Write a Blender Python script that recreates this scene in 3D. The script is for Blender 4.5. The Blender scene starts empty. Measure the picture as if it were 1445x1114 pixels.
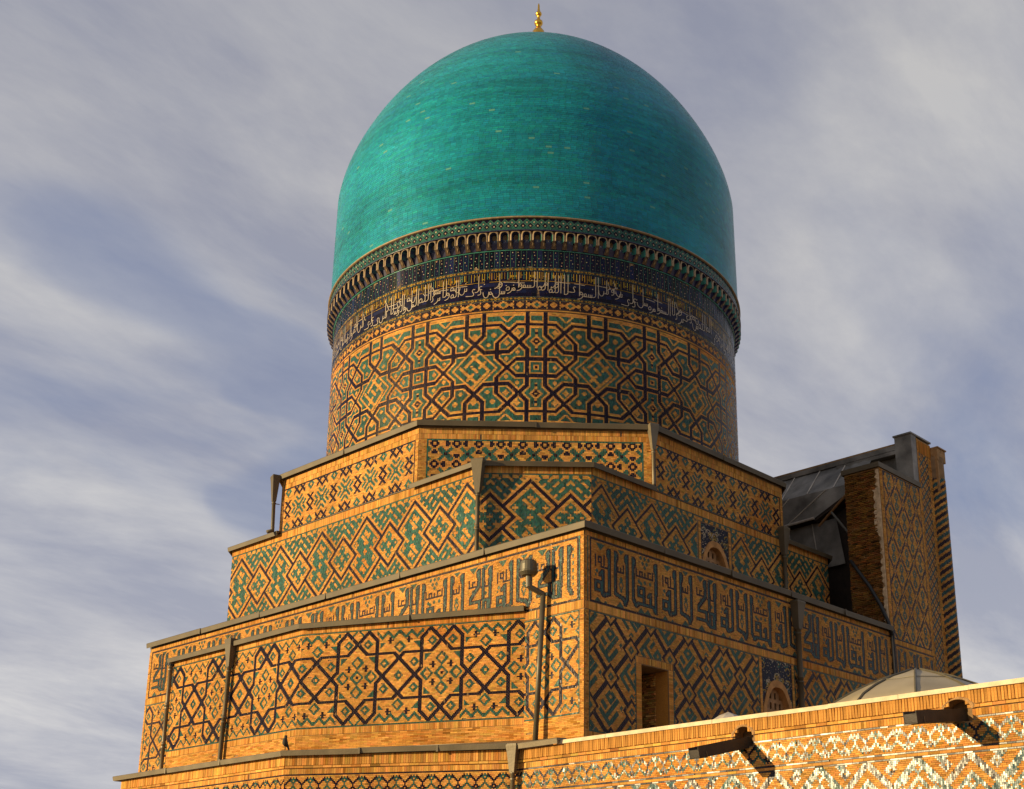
import bpy, math, random
import numpy as np
from mathutils import Vector, Matrix
random.seed(7); RNG = np.random.default_rng(7)
SC = bpy.context.scene
# ------------------------------------------------------------------ camera
FPX, PITCH, ROLL, YAW = 1800.24, 0.2942, 0.0034, -0.7494
CAM = Vector((20.148, -22.240, -9.780))
fw = Vector((math.sin(YAW)*math.cos(PITCH), math.cos(YAW)*math.cos(PITCH), math.sin(PITCH)))
rt = Vector((math.cos(YAW), -math.sin(YAW), 0)); up = rt.cross(fw)
rt2 = rt*math.cos(ROLL)+up*math.sin(ROLL); up2 = up*math.cos(ROLL)-rt*math.sin(ROLL)
cd = bpy.data.cameras.new('camera'); cam = bpy.data.objects.new('camera', cd)
SC.collection.objects.link(cam); SC.camera = cam
cam.matrix_world = Matrix(((rt2.x, up2.x, -fw.x, CAM.x), (rt2.y, up2.y, -fw.y, CAM.y), (rt2.z, up2.z, -fw.z, CAM.z), (0, 0, 0, 1)))
cd.sensor_fit = 'HORIZONTAL'; cd.sensor_width = 36; cd.lens = 36*FPX/1445
cd.shift_x = -78.9/1445; cd.shift_y = 218.3/1445
cd.clip_start = .1; cd.clip_end = 6000
# ------------------------------------------------------------------ light
SUNV = Vector((0.55, 1.0, -0.21)).normalized()          # travel direction of the sunlight
sun_el = math.asin(-SUNV.z); sun_az = math.atan2(-SUNV.x, -SUNV.y)
sl = bpy.data.lights.new('sun', 'SUN'); sl.energy = 5.0; sl.angle = math.radians(.6); sl.color = (1, .76, .40)
so = bpy.data.objects.new('sun', sl); SC.collection.objects.link(so)
so.rotation_euler = SUNV.to_track_quat('-Z', 'Y').to_euler(); so.location = (-30, -40, 40)
# ------------------------------------------------------------------ sky
wd = bpy.data.worlds.new('World'); SC.world = wd; wd.use_nodes = True
nt = wd.node_tree; N = nt.nodes; L = nt.links; N.clear()
def nd(t, **k):
    n = N.new(t)
    for a, b in k.items(): setattr(n, a, b)
    return n
out = nd('ShaderNodeOutputWorld'); bg = nd('ShaderNodeBackground'); bg.inputs[1].default_value = .089
sky = nd('ShaderNodeTexSky'); sky.sky_type = 'NISHITA'; sky.sun_disc = False
sky.sun_elevation = sun_el; sky.sun_rotation = sun_az; sky.air_density = 1.0; sky.dust_density = 1.5; sky.ozone_density = 2.0
geo = nd('ShaderNodeTexCoord')
sep = nd('ShaderNodeSeparateXYZ'); L.new(geo.outputs['Generated'], sep.inputs[0])
# cloud layer seen in perspective: x/(z+.12), y/(z+.12)
za = nd('ShaderNodeMath', operation='MAXIMUM'); L.new(sep.outputs[2], za.inputs[0]); za.inputs[1].default_value = 0
zb = nd('ShaderNodeMath', operation='ADD'); L.new(za.outputs[0], zb.inputs[0]); zb.inputs[1].default_value = .22
dx = nd('ShaderNodeMath', operation='DIVIDE'); L.new(sep.outputs[0], dx.inputs[0]); L.new(zb.outputs[0], dx.inputs[1])
dy = nd('ShaderNodeMath', operation='DIVIDE'); L.new(sep.outputs[1], dy.inputs[0]); L.new(zb.outputs[0], dy.inputs[1])
cb = nd('ShaderNodeCombineXYZ'); L.new(dx.outputs[0], cb.inputs[0]); L.new(dy.outputs[0], cb.inputs[1])
def noise(scale, detail, rough, dist, mapv, rot=0, loc=(0, 0, 0)):
    m = nd('ShaderNodeMapping'); m.inputs['Scale'].default_value = mapv; m.inputs['Rotation'].default_value = (0, 0, rot); m.inputs['Location'].default_value = loc
    L.new(cb.outputs[0], m.inputs[0])
    n = nd('ShaderNodeTexNoise'); n.inputs['Scale'].default_value = scale; n.inputs['Detail'].default_value = detail
    n.inputs['Roughness'].default_value = rough; n.inputs['Distortion'].default_value = dist; L.new(m.outputs[0], n.inputs[0]); return n
def ramp(src, stops):
    r = nd('ShaderNodeValToRGB'); e = r.color_ramp.elements
    e[0].position, e[0].color = stops[0][0], (*stops[0][1], 1); e[1].position, e[1].color = stops[-1][0], (*stops[-1][1], 1)
    for p, c in stops[1:-1]:
        q = e.new(p); q.color = (*c, 1)
    L.new(src, r.inputs[0]); return r
def mix(fac, a, b, mode='MIX'):
    m = nd('ShaderNodeMix'); m.data_type = 'RGBA'; m.blend_type = mode
    for s, vv in ((m.inputs[0], fac), (m.inputs[6], a), (m.inputs[7], b)):
        if hasattr(vv, 'links'): L.new(vv, s)
        elif isinstance(vv, (int, float)): s.default_value = vv
        else: s.default_value = (*vv, 1)
    return m.outputs[2]
n1 = noise(1.25, 7, .55, .35, (1.0, .62, 1), -.75, (3.1, 1.7, 0))      # broad sheets of cloud
n2 = noise(3.4, 10, .62, .25, (1.0, .45, 1), -.62, (0, 4.0, 0))           # streaks inside them
cov = ramp(n1.outputs[0], [(.30, (.15,)*3), (.42, (.85,)*3), (.56, (1,)*3)])
st = ramp(n2.outputs[0], [(.38, (.05,)*3), (.68, (1,)*3)])
thick = mix(.22, cov.outputs[0], st.outputs[0], 'MULTIPLY')
ccol = mix(st.outputs[0], (3.5, 3.5, 3.95), (5.5, 5.4, 5.35))
hor = nd('ShaderNodeMapRange'); L.new(sep.outputs[2], hor.inputs[0])
hor.inputs[1].default_value = .06; hor.inputs[2].default_value = .75; hor.inputs[3].default_value = 1.10; hor.inputs[4].default_value = .74; hor.clamp = True
hv = nd('ShaderNodeCombineColor'); [L.new(hor.outputs[0], hv.inputs[i]) for i in range(3)]
cc2 = mix(1.0, ccol, hv.outputs[0], 'MULTIPLY')
blue = mix(.62, sky.outputs[0], (1.6, 2.0, 3.7))
def blob(px, py, r0, r1):
    a = (px-722.5-78.9)/FPX; b = (557+218.3-py)/FPX; d = (fw+rt2*a+up2*b).normalized()
    v = nd('ShaderNodeVectorMath', operation='DOT_PRODUCT'); L.new(nrm.outputs[0], v.inputs[0]); v.inputs[1].default_value = d
    m = nd('ShaderNodeMapRange'); m.interpolation_type = 'SMOOTHERSTEP'; L.new(v.outputs['Value'], m.inputs[0]); m.inputs[1].default_value = math.cos(r0); m.inputs[2].default_value = math.cos(r1)
    m.inputs[3].default_value = 0; m.inputs[4].default_value = 1; return m
nrm = nd('ShaderNodeVectorMath', operation='ADD'); L.new(geo.outputs['Generated'], nrm.inputs[0])
wv = nd('ShaderNodeVectorMath', operation='SCALE'); wv.inputs['Scale'].default_value = .08; n4 = noise(2.0, 2.5, .6, .3, (1, .5, 1), -.5, (5, 2, 0))
sb = nd('ShaderNodeVectorMath', operation='SUBTRACT'); L.new(n4.outputs['Color'], sb.inputs[0]); sb.inputs[1].default_value = (.5, .5, .5); L.new(sb.outputs[0], wv.inputs[0]); L.new(wv.outputs[0], nrm.inputs[1])
gap_ = None
for (px, py, r0, r1, k) in ((150, 560, .13, .0, .52), (350, 610, .09, .0, .45), (20, 520, .09, 0, .3), (1420, 300, .12, .0, .12), (850, 20, .25, .03, .12)):
    bl_ = blob(px, py, r0, r1); q = nd('ShaderNodeMath', operation='MULTIPLY'); L.new(bl_.outputs[0], q.inputs[0]); q.inputs[1].default_value = k
    if gap_ is None: gap_ = q
    else: mx = nd('ShaderNodeMath', operation='MAXIMUM'); L.new(gap_.outputs[0], mx.inputs[0]); L.new(q.outputs[0], mx.inputs[1]); gap_ = mx
inv = nd('ShaderNodeMath', operation='SUBTRACT'); inv.inputs[0].default_value = 1; L.new(gap_.outputs[0], inv.inputs[1])
iv = nd('ShaderNodeCombineColor'); [L.new(inv.outputs[0], iv.inputs[i]) for i in range(3)]
thick = mix(1.0, thick, iv.outputs[0], 'MULTIPLY')
fin = mix(thick, blue, cc2)
L.new(fin, bg.inputs[0]); L.new(bg.outputs[0], out.inputs[0])
SC.view_settings.view_transform = 'Standard'; SC.view_settings.look = 'None'; SC.view_settings.exposure = .46; SC.view_settings.gamma = 1
SC.view_settings.use_curve_mapping = False
# ------------------------------------------------------------------ materials
def mat(name, col, rough=.8, metal=0, var=.25, scale=3, bump=.0, spec=.5, detail=6, tint=None):
    m = bpy.data.materials.new(name); m.use_nodes = True; t = m.node_tree; b = t.nodes['Principled BSDF']
    b.inputs['Roughness'].default_value = rough; b.inputs['Metallic'].default_value = metal; b.inputs['Specular IOR Level'].default_value = spec
    tc = t.nodes.new('ShaderNodeTexCoord'); no = t.nodes.new('ShaderNodeTexNoise'); no.inputs['Scale'].default_value = scale; no.inputs['Detail'].default_value = detail
    t.links.new(tc.outputs['Object'], no.inputs[0])
    r = t.nodes.new('ShaderNodeValToRGB'); r.color_ramp.elements[0].position = .3; r.color_ramp.elements[1].position = .7
    a = tint or tuple(c*(1-var) for c in col)
    r.color_ramp.elements[0].color = (*a, 1); r.color_ramp.elements[1].color = (*[min(1, c*(1+var)) for c in col], 1)
    t.links.new(no.outputs[0], r.inputs[0]); t.links.new(r.outputs[0], b.inputs['Base Color'])
    if bump:
        n3 = t.nodes.new('ShaderNodeTexNoise'); n3.inputs['Scale'].default_value = scale*9; n3.inputs['Detail'].default_value = 4
        t.links.new(tc.outputs['Object'], n3.inputs[0])
        bp = t.nodes.new('ShaderNodeBump'); bp.inputs['Strength'].default_value = bump; bp.inputs['Distance'].default_value = .02
        t.links.new(n3.outputs[0], bp.inputs['Height']); t.links.new(bp.outputs[0], b.inputs['Normal'])
    return m
def piece_mat(name, rough, spec, bump=.3, grime=.18, coat=0, gscale=.55, streak=.78):
    """colour of each brick or glazed piece comes from its own attribute; fine wear and soot on top"""
    m = bpy.data.materials.new(name); m.use_nodes = True; t = m.node_tree; b = t.nodes['Principled BSDF']
    at = t.nodes.new('ShaderNodeAttribute'); at.attribute_name = 'Col'
    tc = t.nodes.new('ShaderNodeTexCoord')
    n1 = t.nodes.new('ShaderNodeTexNoise'); n1.inputs['Scale'].default_value = gscale; n1.inputs['Detail'].default_value = 7; n1.inputs['Roughness'].default_value = .65
    n2 = t.nodes.new('ShaderNodeTexNoise'); n2.inputs['Scale'].default_value = 38; n2.inputs['Detail'].default_value = 3
    for q in (n1, n2): t.links.new(tc.outputs['Object'], q.inputs[0])
    r1 = t.nodes.new('ShaderNodeMapRange'); r1.inputs[1].default_value = .35; r1.inputs[2].default_value = .68; r1.inputs[3].default_value = 1-grime; r1.inputs[4].default_value = 1+grime*.6
    r2 = t.nodes.new('ShaderNodeMapRange'); r2.inputs[1].default_value = .3; r2.inputs[2].default_value = .7; r2.inputs[3].default_value = .84; r2.inputs[4].default_value = 1.12
    t.links.new(n1.outputs[0], r1.inputs[0]); t.links.new(n2.outputs[0], r2.inputs[0])
    mp = t.nodes.new('ShaderNodeMapping'); mp.inputs['Scale'].default_value = (3.2, 3.2, .22); t.links.new(tc.outputs['Object'], mp.inputs[0])
    n3 = t.nodes.new('ShaderNodeTexNoise'); n3.inputs['Scale'].default_value = 1.0; n3.inputs['Detail'].default_value = 6; n3.inputs['Roughness'].default_value = .6; t.links.new(mp.outputs[0], n3.inputs[0])
    r3 = t.nodes.new('ShaderNodeMapRange'); r3.inputs[1].default_value = .52; r3.inputs[2].default_value = .72; r3.inputs[3].default_value = 1; r3.inputs[4].default_value = streak; t.links.new(n3.outputs[0], r3.inputs[0])
    m0 = t.nodes.new('ShaderNodeMath'); m0.operation = 'MULTIPLY'; t.links.new(r1.outputs[0], m0.inputs[0]); t.links.new(r3.outputs[0], m0.inputs[1])
    mm = t.nodes.new('ShaderNodeMath'); mm.operation = 'MULTIPLY'; t.links.new(m0.outputs[0], mm.inputs[0]); t.links.new(r2.outputs[0], mm.inputs[1])
    vm = t.nodes.new('ShaderNodeVectorMath'); vm.operation = 'SCALE'; t.links.new(at.outputs['Color'], vm.inputs[0]); t.links.new(mm.outputs[0], vm.inputs['Scale'])
    t.links.new(vm.outputs[0], b.inputs['Base Color'])
    b.inputs['Roughness'].default_value = rough; b.inputs['Specular IOR Level'].default_value = spec
    if coat: b.inputs['Coat Weight'].default_value = coat; b.inputs['Coat Roughness'].default_value = .22
    bp = t.nodes.new('ShaderNodeBump'); bp.inputs['Strength'].default_value = bump; bp.inputs['Distance'].default_value = .01
    t.links.new(n2.outputs[0], bp.inputs['Height']); t.links.new(bp.outputs[0], b.inputs['Normal'])
    return m
M = dict(
    brick=piece_mat('fired_brick', .9, .04, .35, .26), glaze=piece_mat('glazed_brick', .26, .12, .08, .12),
    dome=piece_mat('turquoise_glaze', .32, .14, .08, .22, gscale=.30, streak=.84),
    glaze_near=piece_mat('glazed_brick_foreground', .27, .30, .08, .12), archbrick=mat('arch_brick', (.42, .20, .06), .9, 0, .25, 6, .5),
    mortar=mat('mortar', (.22, .135, .065), .95, 0, .25, 4, .4), core=mat('rough_brick_core', (.34, .19, .075), .95, 0, .3, 6, .8),
    oldbrick=piece_mat('weathered_brick', .92, .15, .8, .35),
    navymortar=mat('dark_grout', (.10, .085, .07), .8, 0, .3, 6), domegrout=mat('dome_grout', (.12, .22, .19), .7, 0, .2, 2),
    zinc=mat('painted_zinc', (.092, .070, .038), .6, .15, .22, 1.6, .12), zincl=mat('bare_zinc', (.15, .12, .075), .5, .3, .2, 2.2, .12),
    dark=mat('opening_shade', (.03, .018, .01), .8, 0, .3, 6, .3), sheet=mat('weathered_tin_sheet', (.21, .195, .17), .6, .15, .55, 1.3, .4),  # dark: near-black colour standing in for shade inside openings
    sheetl=mat('tin_seam', (.52, .46, .38), .45, .3, .3, 2, .2), gold=mat('gilded_copper', (.75, .42, .06), .28, 1, .12, 5),
    cream=mat('cream_glaze', (.26, .175, .085), .5, 0, .3, 9), bronze=mat('brown_glaze', (.09, .055, .03), .5, 0, .5, 12), navy=mat('navy_glaze', (.025, .025, .07), .3, 0, .3, 8),
    teal=mat('teal_glaze', (.05, .22, .17), .3, 0, .3, 8), wood=mat('carved_wood', (.33, .17, .065), .7, 0, .3, 8, .4),
    black=mat('black_rubber', (.012, .012, .012), .6), steel=mat('grey_painted_steel', (.10, .085, .055), .5, .3, .2, 3, .1),
    chute=mat('rusty_tin_chute', (.035, .028, .022), .6, .3, .35, 5, .3), plaster=mat('stone_coping', (.62, .50, .33), .9, 0, .16, 5, .5),
    rooftin=mat('pale_roof_sheet', (.36, .30, .20), .5, .35, .15, 1.2, .15), bird=mat('dark_feathers', (.03, .025, .02), .8),
    ground=mat('paved_courtyard', (.26, .21, .15), .95, 0, .2, .5, .3), pale=mat('pale_glaze', (.38, .30, .20), .4, 0, .2, 9),
    lime=mat('lime_mortar_edge', (.60, .43, .25), .95, 0, .3, 7, .8))
PAL = {0: (.56, .268, .068), 1: (.026, .104, .082), 2: (.006, .004, .018), 3: (.010, .080, .088), 4: (.36, .215, .018), 5: (.42, .32, .20), 6: (.008, .010, .040), 7: (.40, .170, .034), 8: (.07, .17, .12)}
# ------------------------------------------------------------------ object helpers
def link(o, parent=None):
    SC.collection.objects.link(o)
    if parent is not None:
        o.parent = parent; o.matrix_parent_inverse = Matrix.Translation(parent['_w']).inverted() if '_w' in parent else Matrix()
    return o
def thing(name, label, cat, loc, group=None):
    o = bpy.data.objects.new(name, None); SC.collection.objects.link(o); o.location = loc; o.empty_display_size = .3
    o['label'] = label; o['category'] = cat; o['_w'] = tuple(loc)
    if group: o['group'] = group
    return o
def mesh(name, verts, faces, m, parent=None, smooth=False):
    me = bpy.data.meshes.new(name); me.from_pydata([tuple(v) for v in verts], [], faces); me.materials.append(m)
    if smooth: me.shade_smooth()
    me.update(); return link(bpy.data.objects.new(name, me), parent)
class MB:
    def __init__(s): s.v = []; s.f = []
    def hexa(s, p):            # 8 points: bottom 4 ccw, top 4 ccw
        b = len(s.v); s.v += [tuple(q) for q in p]
        for f in ((3, 2, 1, 0), (4, 5, 6, 7), (0, 1, 5, 4), (1, 2, 6, 5), (2, 3, 7, 6), (3, 0, 4, 7)): s.f.append(tuple(b+i for i in f))
    def box(s, a, b): s.prism([(a[0], a[1]), (b[0], a[1]), (b[0], b[1]), (a[0], b[1])], a[2], b[2])
    def prism(s, poly, z0, z1):
        n = len(poly); b = len(s.v); s.v += [(x, y, z0) for x, y in poly]+[(x, y, z1) for x, y in poly]
        s.f.append(tuple(b+i for i in range(n))[::-1]); s.f.append(tuple(b+n+i for i in range(n)))
        for i in range(n): j = (i+1) % n; s.f.append((b+i, b+j, b+n+j, b+n+i))
    def obox(s, O, u, v, n, u0, u1, v0, v1, n0, n1):     # box in a frame
        P = lambda a, b_, c: O+u*a+v*b_+n*c
        s.hexa([P(u0, v0, n0), P(u1, v0, n0), P(u1, v0, n1), P(u0, v0, n1), P(u0, v1, n0), P(u1, v1, n0), P(u1, v1, n1), P(u0, v1, n1)])
    def tube(s, pts, r, k=10, cap=True):
        pts = [Vector(p) for p in pts]; rs = r if isinstance(r, (list, tuple)) else [r]*len(pts); rings = []
        for i, p in enumerate(pts):
            d = ((pts[min(i+1, len(pts)-1)]-pts[max(i-1, 0)])).normalized()
            a = d.orthogonal().normalized() if abs(d.z) < .95 else Vector((1, 0, 0)); a = (a-d*a.dot(d)).normalized()
            if rings: a = (pa-d*pa.dot(d)).normalized()
            pa = a; c = d.cross(a); b = len(s.v)
            s.v += [tuple(p+(a*math.cos(2*math.pi*j/k)+c*math.sin(2*math.pi*j/k))*rs[i]) for j in range(k)]; rings.append(b)
        for q, w in zip(rings, rings[1:]):
            for j in range(k): s.f.append((q+j, q+(j+1) % k, w+(j+1) % k, w+j))
        if cap: s.f.append(tuple(rings[0]+j for j in range(k))[::-1]); s.f.append(tuple(rings[-1]+j for j in range(k)))
    def lathe(s, cx, cy, prof, k=48, a0=0, a1=2*math.pi):
        b = len(s.v); full = abs(a1-a0-2*math.pi) < 1e-6; kk = k if full else k+1
        for r, z in prof: s.v += [(cx+r*math.cos(a0+(a1-a0)*j/k), cy+r*math.sin(a0+(a1-a0)*j/k), z) for j in range(kk)]
        for i in range(len(prof)-1):
            for j in range(k): j2 = (j+1) % k if full else j+1; s.f.append((b+i*kk+j, b+i*kk+j2, b+(i+1)*kk+j2, b+(i+1)*kk+j))
    def build(s, name, m, parent=None, smooth=False): return mesh(name, s.v, s.f, m, parent, smooth)
# ---- surfaces: a surface maps (u, v, n) in metres to world points
class Plane:
    def __init__(s, O, u): s.O = np.array(O, float); s.u = np.array([u[0], u[1], 0.])/math.hypot(*u); s.n = np.array([s.u[1], -s.u[0], 0.])
    def __call__(s, U, V, H): return s.O+U[..., None]*s.u+V[..., None]*np.array([0, 0, 1.])+H[..., None]*s.n
class Cyl:
    """u runs along the circle of radius R (metres), v is height; radius may follow a profile"""
    def __init__(s, C, R, a0=-math.pi/4, prof=None): s.C = C; s.R = R; s.a0 = a0; s.prof = prof
    def __call__(s, U, V, H):
        a = s.a0+U/s.R; r = (s.prof(V) if s.prof else s.R)+H
        return np.stack([s.C[0]+r*np.cos(a), s.C[1]+r*np.sin(a), V+0*a], -1)
def rects_mesh(name, surf, R, m, parent, proud=.014, gap=.0022, tilt=.02, sides=False, jit=.16, stuff=True, jprd=.003, tp=None):
    """R: array rows (u0, v0, u1, v1, code); every row becomes one brick or glazed piece with its own colour and tilt"""
    R = np.asarray(R, float)
    if len(R) == 0: return None
    n = len(R); u0, v0, u1, v1 = R[:, 0]+gap, R[:, 1]+gap, R[:, 2]-gap, R[:, 3]-gap
    U = np.stack([u0, u1, u1, u0], 1); V = np.stack([v0, v0, v1, v1], 1)
    tx = RNG.normal(0, tilt, n)[:, None]; ty = RNG.normal(0, tilt, n)[:, None]
    Hh = proud+RNG.uniform(-jprd, jprd, n)[:, None]+(U-U.mean(1, keepdims=True))*tx+(V-V.mean(1, keepdims=True))*ty
    P = surf(U, V, Hh).reshape(-1, 3)
    q = np.arange(n)[:, None]*4
    if sides:
        B = surf(U, V, np.full_like(Hh, -.004)).reshape(-1, 3); P = np.concatenate([P, B]); o = 4*n
        F = [q+[[0, 1, 2, 3]]]+[np.concatenate([q+a, q+o+a, q+o+b, q+b], 1) for a, b in ((0, 1), (1, 2), (2, 3), (3, 0))]
        F = np.concatenate(F)
    else: F = q+np.array([[0, 1, 2, 3]])
    me = bpy.data.meshes.new(name); me.vertices.add(len(P)); me.vertices.foreach_set('co', P.astype(np.float32).ravel())
    me.loops.add(F.size); me.loops.foreach_set('vertex_index', F.astype(np.int32).ravel())
    me.polygons.add(len(F)); me.polygons.foreach_set('loop_start', np.arange(0, F.size, 4, dtype=np.int32))
    pal = np.array([PAL[k] for k in sorted(PAL)]); col = pal[R[:, 4].astype(int)]*(1+RNG.normal(0, jit, (n, 1)))*(1+RNG.normal(0, jit*.35, (n, 3)))
    if m in (M['brick'], M['oldbrick'], M['glaze'], M['glaze_near']) and n > 300:
        k_ = RNG.normal(0, 1, (7, 2))*np.array([1.3, 1.6]); f_ = sum(np.sin(R[:, 0]*a+R[:, 1]*b+i*2.1) for i, (a, b) in enumerate(k_))/7
        f_ = f_+RNG.normal(0, .12, n)
        if m in (M['glaze'], M['glaze_near']): col = col*(1+.35*f_[:, None])
        else:
            st_ = np.clip((f_-.22)*2.2, 0, 1)[:, None]; lt = np.clip((-f_-.2)*1.5, 0, 1)[:, None]
            col = col*(1-st_*np.array([.14, .28, .42]))*(1+lt*np.array([.06, .10, .16]))
    if tp is not None: col = tp(R, col)
    col = np.clip(col, .003, .95); C4 = np.concatenate([np.repeat(col, 4, 0), np.ones((4*n, 1))], 1)
    if sides: C4 = np.concatenate([C4, C4])
    at = me.attributes.new('Col', 'FLOAT_COLOR', 'POINT'); at.data.foreach_set('color', C4.astype(np.float32).ravel())
    me.materials.append(m); me.update(calc_edges=True); me.shade_flat(); me.validate()
    o = link(bpy.data.objects.new(name, me), parent)
    if stuff: o['kind'] = 'stuff'
    return o
def merge(code, brick=(0, 7), bl=3):
    """cut a grid of cells into horizontal bricks and upright glazed dominoes"""
    h, w = code.shape; out = []
    isb = np.isin(code, brick)
    for j in range(h):
        row = code[j]; i = 0; ph = (0, 2, 1, 3, 0, 1, 3, 2, 1, 0, 2, 3, 1, 2)[j % 14] % bl
        while i < w:
            if isb[j, i]:
                k = i+1
                while k < w and row[k] == row[i] and (k+ph) % bl: k += 1
                out.append((i, j, k, j+1, row[i])); i = k
            else: i += 1
    for i in range(w):
        c = code[:, i]; j = 0
        while j < h:
            if not isb[j, i] and c[j] >= 0:
                k = j+1
                if k < h and c[k] == c[j] and (j+i) % 2 == 0: k += 1
                out.append((i, j, i+1, k, c[j])); j = k
            else: j += 1
    return np.array(out, float)
def split(R):
    b = np.isin(R[:, 4], (0, 7)); return R[b], R[~b]
def grid_panel(surf, u0, v0, u1, v1, code, parent, sides=False, tilt=.03, bl=3, cut=None, pre='', gname='glazed_brick_pattern'):
    h, w = code.shape; R = merge(code, bl=bl); su, sv = (u1-u0)/w, (v1-v0)/h
    R[:, [0, 2]] = u0+R[:, [0, 2]]*su; R[:, [1, 3]] = v0+R[:, [1, 3]]*sv
    if cut:
        for (a, b, c, d) in cut: R = R[~((R[:, 2] > a) & (R[:, 0] < c) & (R[:, 3] > b) & (R[:, 1] < d))]
    return R
def emit(surf, Rs, parent, sides=False, tilt=.03, glaze=None, bname='facing_brick', gname='glazed_brick_pattern', proud=.014):
    R = np.concatenate([r for r in Rs if len(r)]); b, g = split(R); g = g[RNG.random(len(g)) > .012]; b = b[RNG.random(len(b)) > .004]
    rects_mesh(bname, surf, b, M['brick'], parent, sides=sides, tilt=min(tilt*.25, .01), proud=proud, jprd=.0012)
    rects_mesh(gname, surf, g, glaze or M['glaze'], parent, sides=sides, tilt=tilt, jit=.22, proud=proud, gap=.0052 if sides else .0032)
def soldiers(u0, v0, u1, v1, w=.052, code=0):
    n = max(1, round((u1-u0)/w)); s = (u1-u0)/n
    return np.array([(u0+i*s, v0, u0+(i+1)*s, v1, code if RNG.random() > .12 else 7) for i in range(n)])
def courses(u0, v0, u1, v1, bh=.042, bw=.20, code=0):
    out = []; n = max(1, round((v1-v0)/bh)); h = (v1-v0)/n
    for j in range(n):
        x = u0-(bw*.5 if j % 2 else 0)-RNG.uniform(0, bw*.2)
        while x < u1:
            a, b = max(x, u0), min(x+bw, u1)
            if b-a > .01: out.append((a, v0+j*h, b, v0+(j+1)*h, code if RNG.random() > .15 else 7))
            x += bw
    return np.array(out) if out else np.zeros((0, 5))
def strip(u0, v0, u1, v1, code, L_=.16):
    n = max(1, round((u1-u0)/L_)); s = (u1-u0)/n
    return np.array([(u0+i*s, v0, u0+(i+1)*s, v1, code) for i in range(n)])
def vstrip(u0, v0, u1, v1, code, L_=.08):
    n = max(1, round((v1-v0)/L_)); s = (v1-v0)/n
    return np.array([(u0, v0+i*s, u1, v0+(i+1)*s, code) for i in range(n)])
# ------------------------------------------------------------------ mosaic patterns (cells; 0 brick, 1 green-teal, 2 navy, 3 blue-teal)
def mod(a, p): return (a+p/2) % p-p/2
def seg(X, Y, pts):
    D = np.full(X.shape, 1e9)
    for (a, b), (c, d) in zip(pts, pts[1:]):
        vx, vy = c-a, d-b; L2 = vx*vx+vy*vy; t = np.clip(((X-a)*vx+(Y-b)*vy)/max(L2, 1e-9), 0, 1)
        D = np.minimum(D, np.hypot(X-a-t*vx, Y-b-t*vy))
    return D
def ring(X, Y, cx, cy, a, b): d = abs(X-cx)+abs(Y-cy); return (d >= a) & (d <= b)
def pat_star(w, h, cx, cy, P=68, H=36):
    j, i = np.mgrid[0:h, 0:w].astype(float); X = mod(i+.5-cx, P); Y = j+.5-cy; c = np.zeros((h, w), int); ax, ay = abs(X), abs(Y)
    bx = P/2-ax                                   # distance to the mid line between two stars
    for x in (0,):
        c[ring(ax, ay, 0, 11, 2.9, 5.4)] = 1; c[ring(ax, ay, 11.5, 0, 2.9, 5.4)] = 1
    c[ring(ax, ay, 0, 0, 3.6, 5.8)] = 1; c[(ax+ay) < 1.3] = 2
    c[((abs(ax-7) < .9) & (abs(ay-6.5) < 2.6)) | ((abs(ay-6.5) < .9) & (abs(ax-7) < 2.6))] = 2
    c[(ax < 14) & (ay < 15) & (ax+ay > 23.5)] = 1
    for (px, py) in ((8, 24.5), (22, 9.5), (34, 0)): c[ring(ax, ay, px, py, 1.6, 4.2)] = 1
    c[ring(bx, ay, 0, 21.5, 2.5, 5.2)] = 1
    c[((abs(bx-7.5) < .9) & (abs(ay-26.5) < 2.6)) | ((abs(ay-26.5) < .9) & (abs(bx-7.5) < 2.6))] = 2
    c[(bx > 11) & (bx < 16) & (ay > 19.5) & (ay < 25) & (bx+ay > 36)] = 1
    zz = 33-abs(((bx+4) % 9)-4.5); c[(abs(ay-zz) < 1.3) & (bx < 19) & (ay < H)] = 1
    c[(abs(ay-(36-abs(ax))) < 1.2) & (ax < 6) & (ay > 30)] = 1
    d = np.minimum.reduce([seg(ax, ay, [(16, 5), (16, 27), (9, 34), (-8, 17)]), seg(ax, ay, [(-9, 34), (8, 17), (30, 17), (52, -5)]), seg(ax, ay, [(30, -17), (52, 5)]), seg(ax, ay, [(16, 5), (38, -17)]), seg(ax, ay, [(16, -5), (38, 17)])])
    c[d < 1.5] = 2; return c
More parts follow.
